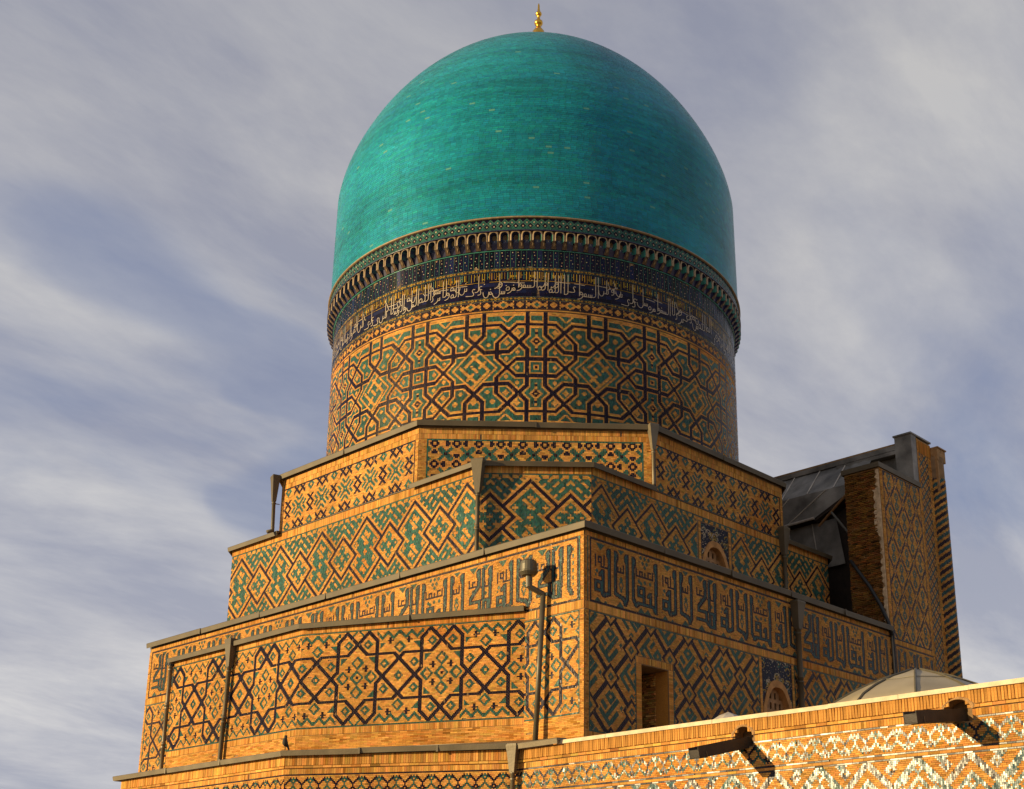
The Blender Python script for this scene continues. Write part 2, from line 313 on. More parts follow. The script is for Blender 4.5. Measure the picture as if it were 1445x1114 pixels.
def pat_lozenge(w, h, cx, cy, P=64, RB=31, RS=19):
    j, i = np.mgrid[0:h, 0:w].astype(float); X = mod(i+.5-cx, P); Y = j+.5-cy; xs = P/2-abs(X); ax, ay = abs(X), abs(Y)
    dB = ax+ay-RB; dS = xs+ay-RS; c = np.ones((h, w), int)
    p, q = X+Y, X-Y; ap, aq = abs(p), abs(q); ins = dB < 0
    bars = ((abs(ap-10) < 2.2) & (aq > 3) & (aq < 21)) | ((abs(aq-10) < 2.2) & (ap > 14) & (ap < 22)) | ((abs(ap-17.5) < 1.9) & (aq > 9) & (aq < 15))
    plus = np.zeros_like(bars)
    for (a, b) in ((0, 17), (0, 0), (0, 8.5), (12, 8), (12, 0)):
        x_, y_ = abs(ax-a), abs(ay-b); plus |= ((x_ < 1) & (y_ < 2.6)) | ((y_ < 1) & (x_ < 2.6))
    c[ins & (bars | plus)] = 0
    # outside (triangular fields at top and bottom)
    p2, q2 = xs+Y, xs-Y; o = ~ins & (dS > 0)
    Z = abs(Y); hook = (abs((xs+Z-26) % 9-4.5) < 1.5) & ((xs-Z+60) % 12 > 3.4)
    tri = ((RB+5-Z) < 3.2) & (abs((xs % 8)-4) < 2.2)
    c[o & (hook | tri)] = 0
    s = dS < 0; c[s] = 1
    for (a, b) in ((0, 0), (9, 0), (0, 9), (5, 5.5)):
        x_, y_ = abs(xs-a), abs(ay-b); m_ = ((x_ < 1) & (y_ < (2.6 if a+b in (0, 10.5) else 1.1))) | ((y_ < 1) & (x_ < (2.6 if a+b in (0, 10.5) else 1.1))); c[s & m_] = 0
    c[s & (xs+ay > RS-6.4)] = 0
    c[ins & (dS >= 0) & (dB > -6.2)] = 0; c[(dS >= 0) & (dS < 5)] = 0; c[(~ins) & (dB < 4.8) & (dS > 0)] = 0
    c[(abs(dB) < 1.8) & (dS > 0)] = 2; c[abs(dS) < 1.8] = 2
    return c
def pat_flower(w, h, cx, cy, P=30):
    j, i = np.mgrid[0:h, 0:w].astype(float); X = mod(i+.5-cx, P); Y = mod(j+.5-cy, P); ax, ay = abs(X), abs(Y); H_ = P/2
    c = np.zeros((h, w), int)
    s, d = ax+ay, ax-ay
    c[(abs(d) < 1.6) & (s > 2.5) & (s < 13)] = 1; c[(s < 2.6) & (s > .9)] = 1
    c[(abs(abs(d)-5.0) < 1.35) & (s < 13.2) & (s > 5)] = 1
    bx, by = H_-ax, H_-ay
    c[ring(bx, by, 0, 0, 1.8, 4.4)] = 1
    tri = lambda t: abs(3.2-np.minimum(t, 6.4)+0)*1.0
    def clus(a, b): return ((abs(a-abs(3.6-b)) < 1.5) & (b < 8)) | ((a+b < 4.8) & (a+b > 2))
    c[clus(bx, ay)] = 2; c[clus(by, ax)] = 2
    return c
def pat_cross(w, h, cx, cy, P=14):
    j, i = np.mgrid[0:h, 0:w].astype(float); X = i+.5-cx; Y = j+.5-cy; c = np.zeros((h, w), int)
    kx, ky = np.round(X/P), np.round(Y/P); x = X-kx*P; y = Y-ky*P; par = (kx+ky) % 2 == 0
    c[ring(x, y, 0, 0, 1.6, 3.9)] = 2
    v = ring(abs(y), x, 5.8, 0, .6, 2.6); hz = ring(abs(x), y, 5.8, 0, .6, 2.6)
    c[(par & v) | (~par & hz)] = 2
    a = mod(X-P/2, P); b = mod(Y-P/2, P); s = abs(a)+abs(b); f = np.where((np.floor(X/P)+np.floor(Y/P)) % 2 == 0, a*b, -a*b)
    c[(abs(abs(a)-abs(b)) < np.where(f > 0, 2.6, 1.6)) & (s < 8.2)] = 1; c[s < 1.2] = 2
    return c
def pat_kufdiamond(w, h, cx, cy, P=52, RS=8, bw=2.1):
    j, i = np.mgrid[0:h, 0:w].astype(float); X = i+.5-cx; Y = j+.5-cy; p, q = X+Y, X-Y
    kp, kq = np.round(p/P), np.round(q/P); P_, Q_ = p-kp*P, q-kq*P; c = np.zeros((h, w), int)
    fl = ((kp+kq) % 4 < 2); P2 = np.where(fl, P_, -Q_); Q2 = np.where(fl, Q_, P_)
    # square spiral and bars, like a word bent into the lozenge
    ring_ = lambda a, b, r0, r1: (np.maximum(abs(a), abs(b)) > r0) & (np.maximum(abs(a), abs(b)) < r1)
    g = ring_(P2-9.5, Q2-9.5, 2.0, 7.0)
    g |= (abs(P2+1.5) < 2.8) & (Q2 > -17) & (Q2 < 17); g |= (abs(P2+11.5) < 2.8) & (Q2 > -17) & (Q2 < 6)
    g |= (abs(Q2+15) < 2.8) & (P2 > -13) & (P2 < 17); g |= (abs(P2+13) < 3.5) & (abs(Q2-14.5) < 2.8); g |= (abs(Q2+6) < 2.6) & (P2 > 5) & (P2 < 17)
    c[g & (np.maximum(abs(P_), abs(Q_)) < P/2-6.5)] = 1
    ex, ey = mod(X-P/2, P), mod(Y, P); s1 = abs(ex)+abs(ey); ex2, ey2 = mod(X, P), mod(Y-P/2, P); s2 = abs(ex2)+abs(ey2); s = np.minimum(s1, s2)
    line = np.minimum(P/2-abs(P_), P/2-abs(Q_))
    c[line < bw*1.414] = 2
    c[s < RS+5] = np.where(c[s < RS+5] == 2, 2, 0)
    c[s < RS] = 0; c[(s > 1) & (s < 4)] = 1; c[(s >= RS) & (s < RS+3.2)] = 2
    return c
def pat_portal(w, h, cx, cy, P=24, Q=36):
    j, i = np.mgrid[0:h, 0:w].astype(float); X = i+.5-cx; Y = (j+.5-cy)*P/Q*1.0; p, q = X+Y, X-Y
    P_, Q_ = mod(p, P), mod(q, P); c = np.zeros((h, w), int); line = np.minimum(P/2-abs(P_), P/2-abs(Q_))
    x = (P_+Q_)/2; y = (P_-Q_)/2
    c[(abs(abs(x)+abs(abs(y)-3.2)-2.7) < 1.25)] = 1; c[(abs(x)+abs(abs(y)-3.2)) < .8] = 7
    c[line < 1.6] = 2
    ex, ey = mod(X-P/2, P), mod(Y, P); s = abs(ex)+abs(ey); ex2, ey2 = mod(X, P), mod(Y-P/2, P); s = np.minimum(s, abs(ex2)+abs(ey2))
    c[s < 3.4] = 0; c[(s >= 3.0) & (s < 4.4)] = 2; c[s < 1.2] = 1
    return c
def pat_band(w, h=13, cx=6):
    j, i = np.mgrid[0:h, 0:w]; x = mod((i-cx).astype(float), 12); xn = mod((i-cx-6).astype(float), 12); y = j-6; c = np.zeros((h, w), int)
    for X_, s, k in ((x, 1, 1), (xn, -1, 2)):
        Y_ = y*s; a = abs(X_)
        c[((a+abs(Y_-3)) <= 2) & ((a+abs(Y_-3)) > 0)] = k; c[(a < 1) & (Y_ <= 0) & (Y_ >= -1)] = k
        c[(Y_ <= 0) & ((a == -Y_-1) | (a == -Y_)) & (a < 5)] = k
    return c
def pat_zig(w, h, cx=0, P=56):
    j, i = np.mgrid[0:h, 0:w].astype(float); X = mod(i-cx, P); ax = abs(X); bx = P/2-ax; T = h-1-j; c = np.zeros((h, w), int)
    c[(abs(ax-T*1.0) < 2.1)] = 2; c[(abs(bx-T) < 2.2) & (T < 40)] = 3; c[(abs(bx-T+9) < 2)] = 3; c[ring(abs(bx-8), T, 0, 9, 1, 3.4)] = 3; c[(abs(abs(bx-9)-T+14) < 1.8) & (T < 22)] = 3; c[(abs(bx-T+17) < 1.8) & (T > 18)] = 3; c[(abs(ax-T+9) < 1.4) & (T < 30)] = 3; c[(abs(bx-13)+T < 3.4)] = 3
    c[ring(bx, T, 0, 4, 1.5, 3.6)] = 3; c[ring(ax, T, 0, 13, 1.8, 4.4)] = 3; c[(bx+abs(T-16) < 3.2)] = 3
    c[ring(abs(bx-15), T, 0, 4, 1, 3.2)] = 2; c[(abs(T-24) < 1.5) & (ax < 20)] = 2; c[ring(ax, T, 0, 33, 2, 5)] = 3; c[(abs(ax-T+6) < 1.3) & (T > 26)] = 3
    return c
def pat_small(w, h, P=28):
    j, i = np.mgrid[0:h, 0:w].astype(float); X = mod(i+.5, P); Y = j+.5-h/2; ax, ay = abs(X), abs(Y); bx = P/2-ax; c = np.full((h, w), 2)
    c[(ax+ay*1.2 < 5.6)] = 0; c[(ax+ay < 2.9)] = 1; c[(ax+ay < .9)] = 0; c[(bx+ay < 3.9)] = 0; c[(bx+ay < 1)] = 1
    c[(abs(bx-7)+ay < 2.1)] = 0; c[(abs(ax-8.5) < .7) & (ay > 2.2)] = 0; c[(ax < 1.6) & (ay > 3.6)] = 0
    return c
def drum_tile():
    W_, H_ = 90, 88; j, i = np.mgrid[0:H_, 0:W_].astype(float); X = i+.5-45; Y = j+.5-44; c = np.full((H_, W_), 1); ay = abs(Y)
    D = np.full(X.shape, 99.)
    half = [[(6.5, 50), (6.5, 26), (20, 12.5), (38, 12.5), (51.5, 26), (51.5, 50)], [(6.5, 0), (6.5, 14), (26.5, 34), (63.5, 34)],
            [(0, 34), (14, 34), (28.5, 19.5), (28.5, 7.5), (14.5, -6.5), (0, -6.5)]]
    half += [[(90-a, b) for a, b in pl] for pl in half]
    for pl in half:
        for sx in (0, -90, 90):
            for m_ in (1, -1): D = np.minimum(D, np.minimum(seg(m_*X+sx, Y, pl), seg(m_*X+sx, -Y, pl)))
    marks = [(13.5, 27.5), (21.5, 19.5), (13.5, 12), (21.5, 7), (13.5, 0), (31, 26), (35, 18.6), (45, 26)]
    for mx, my in marks:
        for q in (mx, -mx, 90-mx, mx-90): s = abs(X-q)+abs(ay-my); c[s < 2.3] = 0
    s = abs(X)+abs(ay-20.5); c[(s < 4.6)] = 0; c[(s < 2.8) & (s > 1)] = 2; c[(abs(X) < 1.1) & (ay > 24) & (ay < 30)] = 0; c[(abs(X) < 1.1) & (ay > 11.5) & (ay < 17)] = 0
    c[(abs(X) < .6) & ((abs(ay-27) < .8) | (abs(ay-14) < .8))] = 2; s = np.maximum(abs(X), ay); c[(s < 1.9)] = 0; c[s < .6] = 2
    kx = 45-abs(X); S = np.sign(X); dd = kx+ay; p, q = (kx*S*-1+Y), (kx*S*-1-Y)
    kuf = dd < 17.5; c[kuf] = 1
    bar = ((abs(abs(p)-9) < 1.3) & (abs(q) < 14)) | ((abs(q-3) < 1.3) & (abs(p) > 3) & (abs(p) < 15)) | ((abs(q+9) < 1.3) & (p > -6)) | ((abs(q-13) < 1.1) & (p < 8)) | ((abs(p) < 1.2) & (abs(q) < 6))
    c[kuf & bar] = 0; c[(dd >= 15.4) & (dd < 18)] = 0
    c[(abs(ay-37-0*X) < .0)] = 0; v_ = 45-abs(abs(X)-22.5)*0
    c[(ay > 36) & (abs(ay-(36+abs(abs(X)-21.3))) < 1.2) & (abs(abs(X)-21.3) < 6)] = 0
    c[(ay > 40.6)] = 0
    c[D < 2.8] = 0; c[D < 1.3] = 2
    return c
# ---- kufic band modules, 62 rows high; strokes: blue-teal with a navy outline
def kufic_canvas(seq):
    Hc = 62; MW = {'A': 26, 'B': 44, 'C': 30, 'D': 40, 'E': 16}; W_ = sum(MW[s] for s in seq)+4
    teal = np.zeros((Hc, W_), bool); thin = np.zeros_like(teal); orn = np.zeros_like(teal)
    j, i = np.mgrid[0:Hc, 0:W_].astype(float); I, J = i+.5, j+.5
    def st(x0, pts, w=1.12): teal[seg(I-x0, J, pts) < w] = True
    def th(x0, pts): thin[seg(I-x0, J, pts) < .95] = True
    def tri(cx_, cy_, r, up_): d = (J-cy_)*(1 if up_ else -1); orn[(d >= 0) & (abs(I-cx_)+d < r)] = True
    def dia(cx_, cy_, r): orn[(abs(I-cx_)+abs(J-cy_) < r)] = True
    def serif(x0, x, y, s): st(x0, [(x, y), (x+s*2.5, y-3), (x+s*1.0, y-7)], 1.1)
    def chain(cx_, a, b):
        dia(cx_, b, 2.6); orn[(abs(I-cx_)+abs(J-(a+b)/2)*.6 < 4) & (abs(I-cx_)+abs(J-(a+b)/2)*.6 > 2)] = True; dia(cx_, a, 2.4)
    x = 2
    for s in seq:
        w = MW[s]
        if s == 'A':
            st(x, [(4, 54), (4, 14), (16, 11), (18, 6.5), (21, 12), (21, 54)]); serif(x, 4, 54, 1); serif(x, 21, 54, -1)
            th(x, [(8, 40), (8, 36), (16, 36), (16, 43)]); th(x, [(4, 36), (8, 36)]); th(x, [(12, 36), (12, 40)]); chain(x+12.5, 18, 29); tri(x+12.5, 58, 5, False); tri(x+11, 1.5, 6, True)
        if s == 'B':
            st(x, [(4, 54), (4, 14), (8, 8), (12, 11), (34, 11), (38, 6), (39, 54)]); serif(x, 4, 54, 1); serif(x, 39, 54, -1)
            st(x, [(20, 11), (20, 27), (12, 27), (12, 19), (20, 19)]); dia(x+16, 31, 2.6); st(x, [(30, 11), (30, 23), (27, 20)])
            th(x, [(9, 45), (9, 38), (34, 38), (34, 45)]); th(x, [(14, 38), (14, 43), (18, 43), (18, 38)]); th(x, [(22, 38), (22, 42)]); th(x, [(27, 38), (27, 44), (31, 44)])
            for a, b in ((16, 57), (22, 57), (28, 57), (19, 52), (25, 52), (22, 48)): dia(x+a, b, 2.9)
            for a in (13, 22, 30): dia(x+a, 33, 2.3)
            tri(x+16, 2, 6, True); tri(x+26, 2, 6, True)
        if s == 'C':
            st(x, [(25, 54), (25, 12), (17, 9), (14, 13), (6, 13), (6, 21), (14, 21), (14, 14)]); st(x, [(16, 13), (16, 32), (12, 28)]); serif(x, 25, 54, -1)
            th(x, [(6, 46), (6, 36)]); th(x, [(10, 40), (10, 45), (14, 45), (14, 36), (25, 36)]); th(x, [(10, 40), (14, 40)]); th(x, [(18, 36), (18, 47)])
            dia(x+8, 31, 3); dia(x+6, 27, 2); tri(x+13, 58, 7, False); tri(x+9, 1.5, 5, True); tri(x+20, 1, 4, True)
        if s == 'D':
            st(x, [(19, 54), (19, 38), (7, 26), (7, 22), (20, 22), (20, 13), (5, 13)]); st(x, [(20, 13), (26, 8), (34, 8), (36, 54)]); serif(x, 19, 54, -1); serif(x, 36, 54, -1)
            st(x, [(26, 9), (26, 22), (32, 22), (32, 10)]); st(x, [(25, 54), (25, 24)], 1.0)
            th(x, [(5, 45), (5, 38), (17, 38), (17, 43)]); th(x, [(10, 38), (10, 43), (13, 43)]); th(x, [(28, 36), (28, 40)]); th(x, [(23, 36), (33, 36), (33, 43)])
            dia(x+11, 33, 2.6); dia(x+29, 29, 2.4); tri(x+11, 58, 7, False); tri(x+29, 58, 6, False); tri(x+12, 2, 6, True); tri(x+28, 1, 4, True)
        if s == 'E':
            st(x, [(5, 54), (5, 14), (9, 8)]); serif(x, 5, 54, 1); orn[(abs(I-x-11) < 1) & (J % 7 < 4) & (J > 16) & (J < 52)] = True
        x += w
    c = np.zeros((Hc, W_), int); c[orn] = 1
    d = teal.copy()
    for a in (-1, 0, 1):
        for b in (-1, 0, 1, 2): d |= np.roll(np.roll(teal, a, 0), b, 1)
    c[d] = 2; c[thin] = 2; c[teal] = 3
    c[:2] = 2; c[-2:] = 2; c[:, :2] = 2
    return c
# ------------------------------------------------------------------ key dimensions
CX, CY = -10.872, 9.208; AO = 8.42; XS = CX+AO; YS = CY-AO; C4, C3 = 4.93, 2.22
Z4, Z3, ZK, ZB, ZF = 4.99, 3.01, 0.0, -1.814, -5.51
GZ = -11.4
V3 = lambda *a: Vector(a)
bld = thing('domed_mosque', 'great mosque with turquoise dome, tall patterned drum and stepped tiers of glazed brick', 'mosque', (CX, CY, GZ))
# ---- gutter / roof edge along a polyline, in separate lengths
def gutter(parent, pts, z, h=.19, outw=.16, seglen=2.6, m=None, name='roof_edge', lip=True, z2=None):
    n = len(pts); acc = 0
    dirs = []
    for a, b in zip(pts, pts[1:]):
        d = Vector((b[0]-a[0], b[1]-a[1])); d.normalize(); dirs.append(d)
    nor = [Vector((d.y, -d.x)) for d in dirs]
    def corner(i):
        if i == 0: nn = nor[0]; k = 1
        elif i == n-1: nn = nor[-1]; k = 1
        else: nn = (nor[i-1]+nor[i]).normalized(); k = 1/max(.3, nn.dot(nor[i]))
        return nn*k
    for i in range(n-1):
        a, b = Vector(pts[i]), Vector(pts[i+1]); L_ = (b-a).length; cnt = max(1, round(L_/seglen))
        ca, cb_ = corner(i), corner(i+1)
        for s in range(cnt):
            t0, t1 = s/cnt, (s+1)/cnt; p0, p1 = a.lerp(b, t0), a.lerp(b, t1)
            e0 = ca if s == 0 else nor[i]; e1 = cb_ if s == cnt-1 else nor[i]
            ov = -.012 if s % 2 else 0; dz = RNG.uniform(-.012, .012); tw = RNG.uniform(-.01, .01); mb = MB()
            o0 = outw+ov+RNG.uniform(-.006, .006)
            prof = [(-.12, z-.02), (-.12, z+.03), (o0, z+dz), (o0+.012, z+dz-.02), (o0-.01, z-h+dz), (o0-.04, z-h+dz+.006), (o0-.05, z-.05+dz)]
            k = len(prof); g = .003
            q0 = p0+dirs[i]*g; q1 = p1-dirs[i]*g
            for (P_, e) in ((q0, e0), (q1, e1)):
                for (o, zz) in prof: w_ = P_+e*o; mb.v.append((w_.x, w_.y, zz+(tw if P_ is q1 else 0)))
            for c in range(k): mb.f.append((c, (c+1) % k, k+(c+1) % k, k+c))
            mb.f.append(tuple(range(k))[::-1]); mb.f.append(tuple(range(k, 2*k)))
            mb.build(name, m or M['zinc'], parent)
            if s: # seam cover
                mb = MB(); w_ = p0+nor[i]*(outw+.006)
                mb.obox(Vector((w_.x, w_.y, 0)), Vector((dirs[i].x, dirs[i].y, 0)), V3(0, 0, 1), Vector((nor[i].x, nor[i].y, 0)), -.025, .025, z-h-.01, z+.01, -.004, .012)
                mb.build('gutter_joint', m or M['zinc'], parent)
def octo(a, c): return [(CX-(a-c), CY-a), (CX+a-c, CY-a), (CX+a, CY-a+c), (CX+a, CY+a-c), (CX+a-c, CY+a), (CX-a+c, CY+a), (CX-a, CY+a-c), (CX-a, CY-a+c)]
o4, o3 = octo(AO, C4), octo(AO+.002, C3)
def core(name, poly, z0, z1, label=None, m=None):
    mb = MB(); mb.prism(poly, z0, z1); o = mb.build(name, m or M['mortar'], bld)
    if label: o['label'] = label
    return o
def frame(u0, v0, u1, v1, code, t=.035, sidecode=None):
    sc_ = code if sidecode is None else sidecode
    return [strip(u0, v1, u1, v1+t, code), strip(u0, v0-t, u1, v0, code), vstrip(u0-t, v0-t, u0, v1+t, sc_), vstrip(u1, v0-t, u1+t, v1+t, sc_)]
# ------------------------------------------------------------------ dome
R0D, Z0D, HD, AD, BD = 7.715, 16.805, 7.336, 1.026, 1.399
ph = np.concatenate([np.linspace(0, 1.5, 400), np.linspace(1.5, math.pi/2, 120)[1:]])
pr = R0D*np.cos(ph).clip(0)**AD; pz = Z0D+HD*np.sin(ph)**BD
pr = np.concatenate([[7.70], pr]); pz = np.concatenate([[12.42], pz])
pr[0] = 7.70
arc = np.concatenate([[0], np.cumsum(np.hypot(np.diff(pr), np.diff(pz)))])
# soften the shoulder where the shaft meets the curve
gz = np.linspace(pz[0], pz[-1], 1200); gr = np.interp(gz, pz, pr); st_ = gz[1]-gz[0]; ks = np.arange(-260, 261)*st_; kg = np.exp(-ks**2/(2*.75**2)); kg /= kg.sum()
sm_ = np.convolve(np.pad(gr, 260, mode='edge'), kg, 'valid'); wt = 1/(1+np.exp((gz-19.6)/.45)); gr = gr*(1-wt)+sm_*wt
low = pz < 22; pr[low] = np.interp(pz[low], gz, gr)
arc = np.concatenate([[0], np.cumsum(np.hypot(np.diff(pr), np.diff(pz)))])
dm = MB(); dm.lathe(CX, CY, [(max(r-.012, .01), z) for r, z in zip(pr[::6], pz[::6])], 160)
dome = dm.build('dome', M['domegrout'], bld, True); dome['label'] = 'pointed turquoise dome of small glazed tiles'
rows = int(arc[-1]/.078); qs = []; cols = []
rowtone = np.convolve(RNG.normal(0, 1, rows+6), np.ones(3)/3, 'same')
for r_ in range(rows-3):
    s0, s1 = r_*.078, (r_+1)*.078
    ra, rb = np.interp(s0+.003, arc, pr), np.interp(s1-.003, arc, pr); z0_, z1_ = np.interp(s0+.003, arc, pz), np.interp(s1-.003, arc, pz)
    n = max(8, int(2*math.pi*ra/.205)); off = RNG.random(); a = (np.arange(n)+off)*2*math.pi/n; b = a+(2*math.pi-.028*n/ra*0)/n*.965
    wob = 2*np.sin(a*3+r_*.013)+1.2*np.sin(a*7-r_*.05+1)+1.1*np.sin(a*2+r_*.11)
    nx, nz = (z1_-z0_), (ra-rb); l = math.hypot(nx, nz) or 1; nx /= l; nz /= l
    hh = RNG.normal(0, .0011, (n, 4))+.004
    ca, sa, cb_, sb = np.cos(a), np.sin(a), np.cos(b), np.sin(b)
    P = np.stack([np.stack([CX+(ra+nx*hh[:, 0])*ca, CY+(ra+nx*hh[:, 0])*sa, z0_+nz*hh[:, 0]], 1), np.stack([CX+(ra+nx*hh[:, 1])*cb_, CY+(ra+nx*hh[:, 1])*sb, z0_+nz*hh[:, 1]], 1),
                  np.stack([CX+(rb+nx*hh[:, 2])*cb_, CY+(rb+nx*hh[:, 2])*sb, z1_+nz*hh[:, 2]], 1), np.stack([CX+(rb+nx*hh[:, 3])*ca, CY+(rb+nx*hh[:, 3])*sa, z1_+nz*hh[:, 3]], 1)], 1)
    base = np.array([.010, .232, .285]); g = 1+RNG.normal(0, .09, (n, 1))+.13*rowtone[r_]+.035*wob[:, None]
    hue = RNG.normal(0, .045, (n, 1))+.05*rowtone[(r_*3) % rows]
    col = base*g*np.concatenate([1+0*hue, 1+hue, 1-hue*.9], 1); rep = RNG.random(n) < .006; col[rep] = np.array([.09, .30, .25])
    qs.append(P); cols.append(np.clip(col, .004, .6))
P = np.concatenate(qs).reshape(-1, 3); C_ = np.concatenate(cols); n = len(C_)
me = bpy.data.meshes.new('glazed_tile'); me.vertices.add(len(P)); me.vertices.foreach_set('co', P.astype(np.float32).ravel())
me.loops.add(4*n); me.loops.foreach_set('vertex_index', np.arange(4*n, dtype=np.int32)); me.polygons.add(n); me.polygons.foreach_set('loop_start', np.arange(0, 4*n, 4, dtype=np.int32))
at = me.attributes.new('Col', 'FLOAT_COLOR', 'POINT'); at.data.foreach_set('color', np.concatenate([np.repeat(C_, 4, 0), np.ones((4*n, 1))], 1).astype(np.float32).ravel())
me.materials.append(M['dome']); me.update(calc_edges=True); me.shade_flat(); o = link(bpy.data.objects.new('glazed_tile', me), dome); o['kind'] = 'stuff'
fi = MB(); zt = pz[-1]
fi.lathe(CX, CY, [(.62, zt-.35), (.50, zt+.1), (.40, zt+.6), (.33, zt+1.2), (.29, zt+1.55), (.25, zt+1.72), (.16, zt+1.86), (.085, zt+1.98), (.08, zt+2.02), (.15, zt+2.08), (.178, zt+2.16), (.165, zt+2.24), (.10, zt+2.30),
                  (.065, zt+2.34), (.06, zt+2.50), (.10, zt+2.54), (.13, zt+2.60), (.12, zt+2.66), (.07, zt+2.74), (.045, zt+2.86), (.038, zt+3.06), (.02, zt+3.13), (.001, zt+3.14)], 28)
fin_o = fi.build('finial', M['gold'], bld, True); fin_o['label'] = 'gilded finial of stacked bulbs on the dome top'
# ------------------------------------------------------------------ drum
mb = MB(); mb.lathe(CX, CY, [(7.49, 4.6), (7.49, 11.5), (7.6, 12.0), (7.69, 12.1), (7.69, 12.5), (7.66, 12.6), (6.5, 12.6)], 180)
drum = mb.build('drum', M['mortar'], bld, True); drum['label'] = 'cylindrical drum with strapwork mosaic and inscription band'
DC = Cyl((CX, CY), 7.5); CIR = 2*math.pi*7.5
tile = drum_tile(); full = np.tile(tile, (1, 12)); u_ = CIR/full.shape[1]
# column 45 of a tile (its centre) must lie on the azimuth -45 degrees
R = merge(full, bl=3); R[:, [0, 2]] = (R[:, [0, 2]]-45)*u_; R[:, [1, 3]] = 5.36+R[:, [1, 3]]*.0437
extra = [strip(0, 5.27, CIR, 5.33, 6, .3), strip(0, 9.215, CIR, 9.235, 2, .2), strip(0, 9.24, CIR, 9.29, 0, .35), strip(0, 9.295, CIR, 9.325, 2, .2)]
sm = np.tile(pat_small(28, 8), (1, 44)); R2 = merge(sm, bl=2); us = CIR/sm.shape[1]; R2[:, [0, 2]] *= us; R2[:, [1, 3]] = 9.33+R2[:, [1, 3]]*.0345
ch = np.full((7, 16), 3); jj, ii = np.mgrid[0:7, 0:16]; ch[1:6] = 2; s_ = abs(ii-7.5)+abs(jj-3)*1.0; ch[(s_ < 3.2) & (s_ > 1.2)] = 4; ch[(abs(abs(ii-7.5)-5.2)+abs(jj-3) < 1.9)] = 4
def chain_at(z0, hz=.019):
    nrep = 124; c_ = np.tile(ch, (1, nrep)); R_ = merge(c_, bl=1); s = CIR/c_.shape[1]; R_[:, [0, 2]] *= s; R_[:, [1, 3]] = z0+R_[:, [1, 3]]*hz; return R_
vis = lambda R_: R_
emit(DC, [vis(R), *extra, R2], drum, tilt=.02)
rects_mesh('yellow_chain_border', DC, np.concatenate([chain_at(9.615), chain_at(10.66)]), M['glaze'], drum, tilt=.02, jit=.25)
# inscription band: navy ground, yellow upper strip of upright strokes, white flowing script
grd = []
for k in range(0, 7):
    zz = 9.755+k*.13
    grd.append(strip(RNG.uniform(0, .1), zz, CIR, zz+.13, 2 if k != 1 and k != 3 else 6, .17))
rects_mesh('inscription_ground_tile', DC, np.concatenate(grd), M['glaze'], drum, proud=.006, tilt=.02, jit=.3)
yr = []; u = 0
while u < CIR:
    w = RNG.choice([.018, .022, .03]); h0 = RNG.uniform(10.33, 10.42); yr.append((u, h0, u+w, 10.63, 4 if RNG.random() > .2 else 8))
    if RNG.random() < .5: zz = RNG.uniform(10.36, 10.56); yr.append((u+w, zz, u+w+.05, zz+.022, 4))
    if RNG.random() < .25: yr.append((u+w+.005, 10.44, u+w+.05, 10.52, 4))
    u += RNG.uniform(.05, .10)
yr.append((0, 10.30, CIR, 10.315, 4)); yr = yr[:-1]+[tuple(r) for r in strip(0, 10.30, CIR, 10.318, 4, .3)]
rects_mesh('yellow_kufic_letters', DC, np.array(yr), M['glaze'], drum, proud=.012, tilt=.01, jit=.25)
# white cursive letters as ribbons lying on the cylinder
def q2(p0, p1, p2, n=7): return [((1-t)**2*p0[0]+2*t*(1-t)*p1[0]+t*t*p2[0], (1-t)**2*p0[1]+2*t*(1-t)*p1[1]+t*t*p2[1]) for t in [i/n for i in range(n+1)]]
GL = {   # right-to-left letters: strokes in units (x grows leftwards in reading, so negative x later), width
    'alif': (.10, [[(0, 0), (.01, .78)]]), 'lam': (.14, [[(0, .78), (.0, .08)], q2((0, .08), (-.04, -.02), (-.14, .02))]),
    'lamb': (.26, [[(0, .78), (0, .0)], q2((0, .02), (-.02, -.15), (-.14, -.13)), q2((-.14, -.13), (-.24, -.10), (-.25, .05))]),
    'ha': (.13, [q2((0, .02), (.03, .16), (-.05, .15)), q2((-.05, .15), (-.13, .10), (-.10, .0)), [(-.10, 0), (0, .02)]]),
    'waw': (.15, [q2((-.02, .10), (-.12, .22), (-.12, .08)), q2((-.12, .08), (-.08, .02), (-.02, .10)), q2((-.02, .10), (-.0, -.1), (-.20, -.12))]),
    'ra': (.12, [q2((0, .10), (-.0, -.08), (-.18, -.12))]), 'nun': (.22, [q2((0, .12), (.0, -.12), (-.11, -.12)), q2((-.11, -.12), (-.22, -.1), (-.22, .12))]),
    'tooth': (.08, [[(0, .12), (0, .0)], [(0, 0), (-.08, 0)]]), 'sin': (.20, [[(0, .10), (-.01, 0)], [(-.06, .10), (-.06, 0)], [(-.12, .10), (-.12, 0)], [(0, 0), (-.2, 0)]]),
    'mim': (.12, [q2((0, 0), (.0, .13), (-.07, .10)), q2((-.07, .10), (-.11, .04), (-.03, .0)), [(0, 0), (-.12, 0)]]),
    'ain': (.16, [q2((-.02, .22), (-.12, .26), (-.12, .15)), q2((-.12, .15), (-.10, .10), (-.02, .10)), q2((-.12, .13), (.02, -.12), (-.18, -.10))]),
    'kaf': (.20, [[(-.16, .62), (-.02, .30)], [(-.02, .30), (-.14, .20)], q2((-.14, .20), (-.06, .0), (-.2, .0))]), 'ya': (.30, [q2((0, .12), (-.08, .18), (-.10, .06)), q2((-.1, .06), (.02, -.1), (-.12, -.12)), [(-.12, -.12), (-.34, -.10)]])}
words = ['alif lam lam ha', 'waw lam alif', 'mim nun', 'alif lam sin mim waw alif', 'tooth ra kaf', 'ain lam ya', 'lam alif', 'alif lam ha', 'sin lamb', 'mim ra ha', 'kaf lam nun', 'waw alif lam ain tooth mim', 'ya', 'tooth nun', 'alif lam mim lamb']
mbr = MB(); pos = 0.0
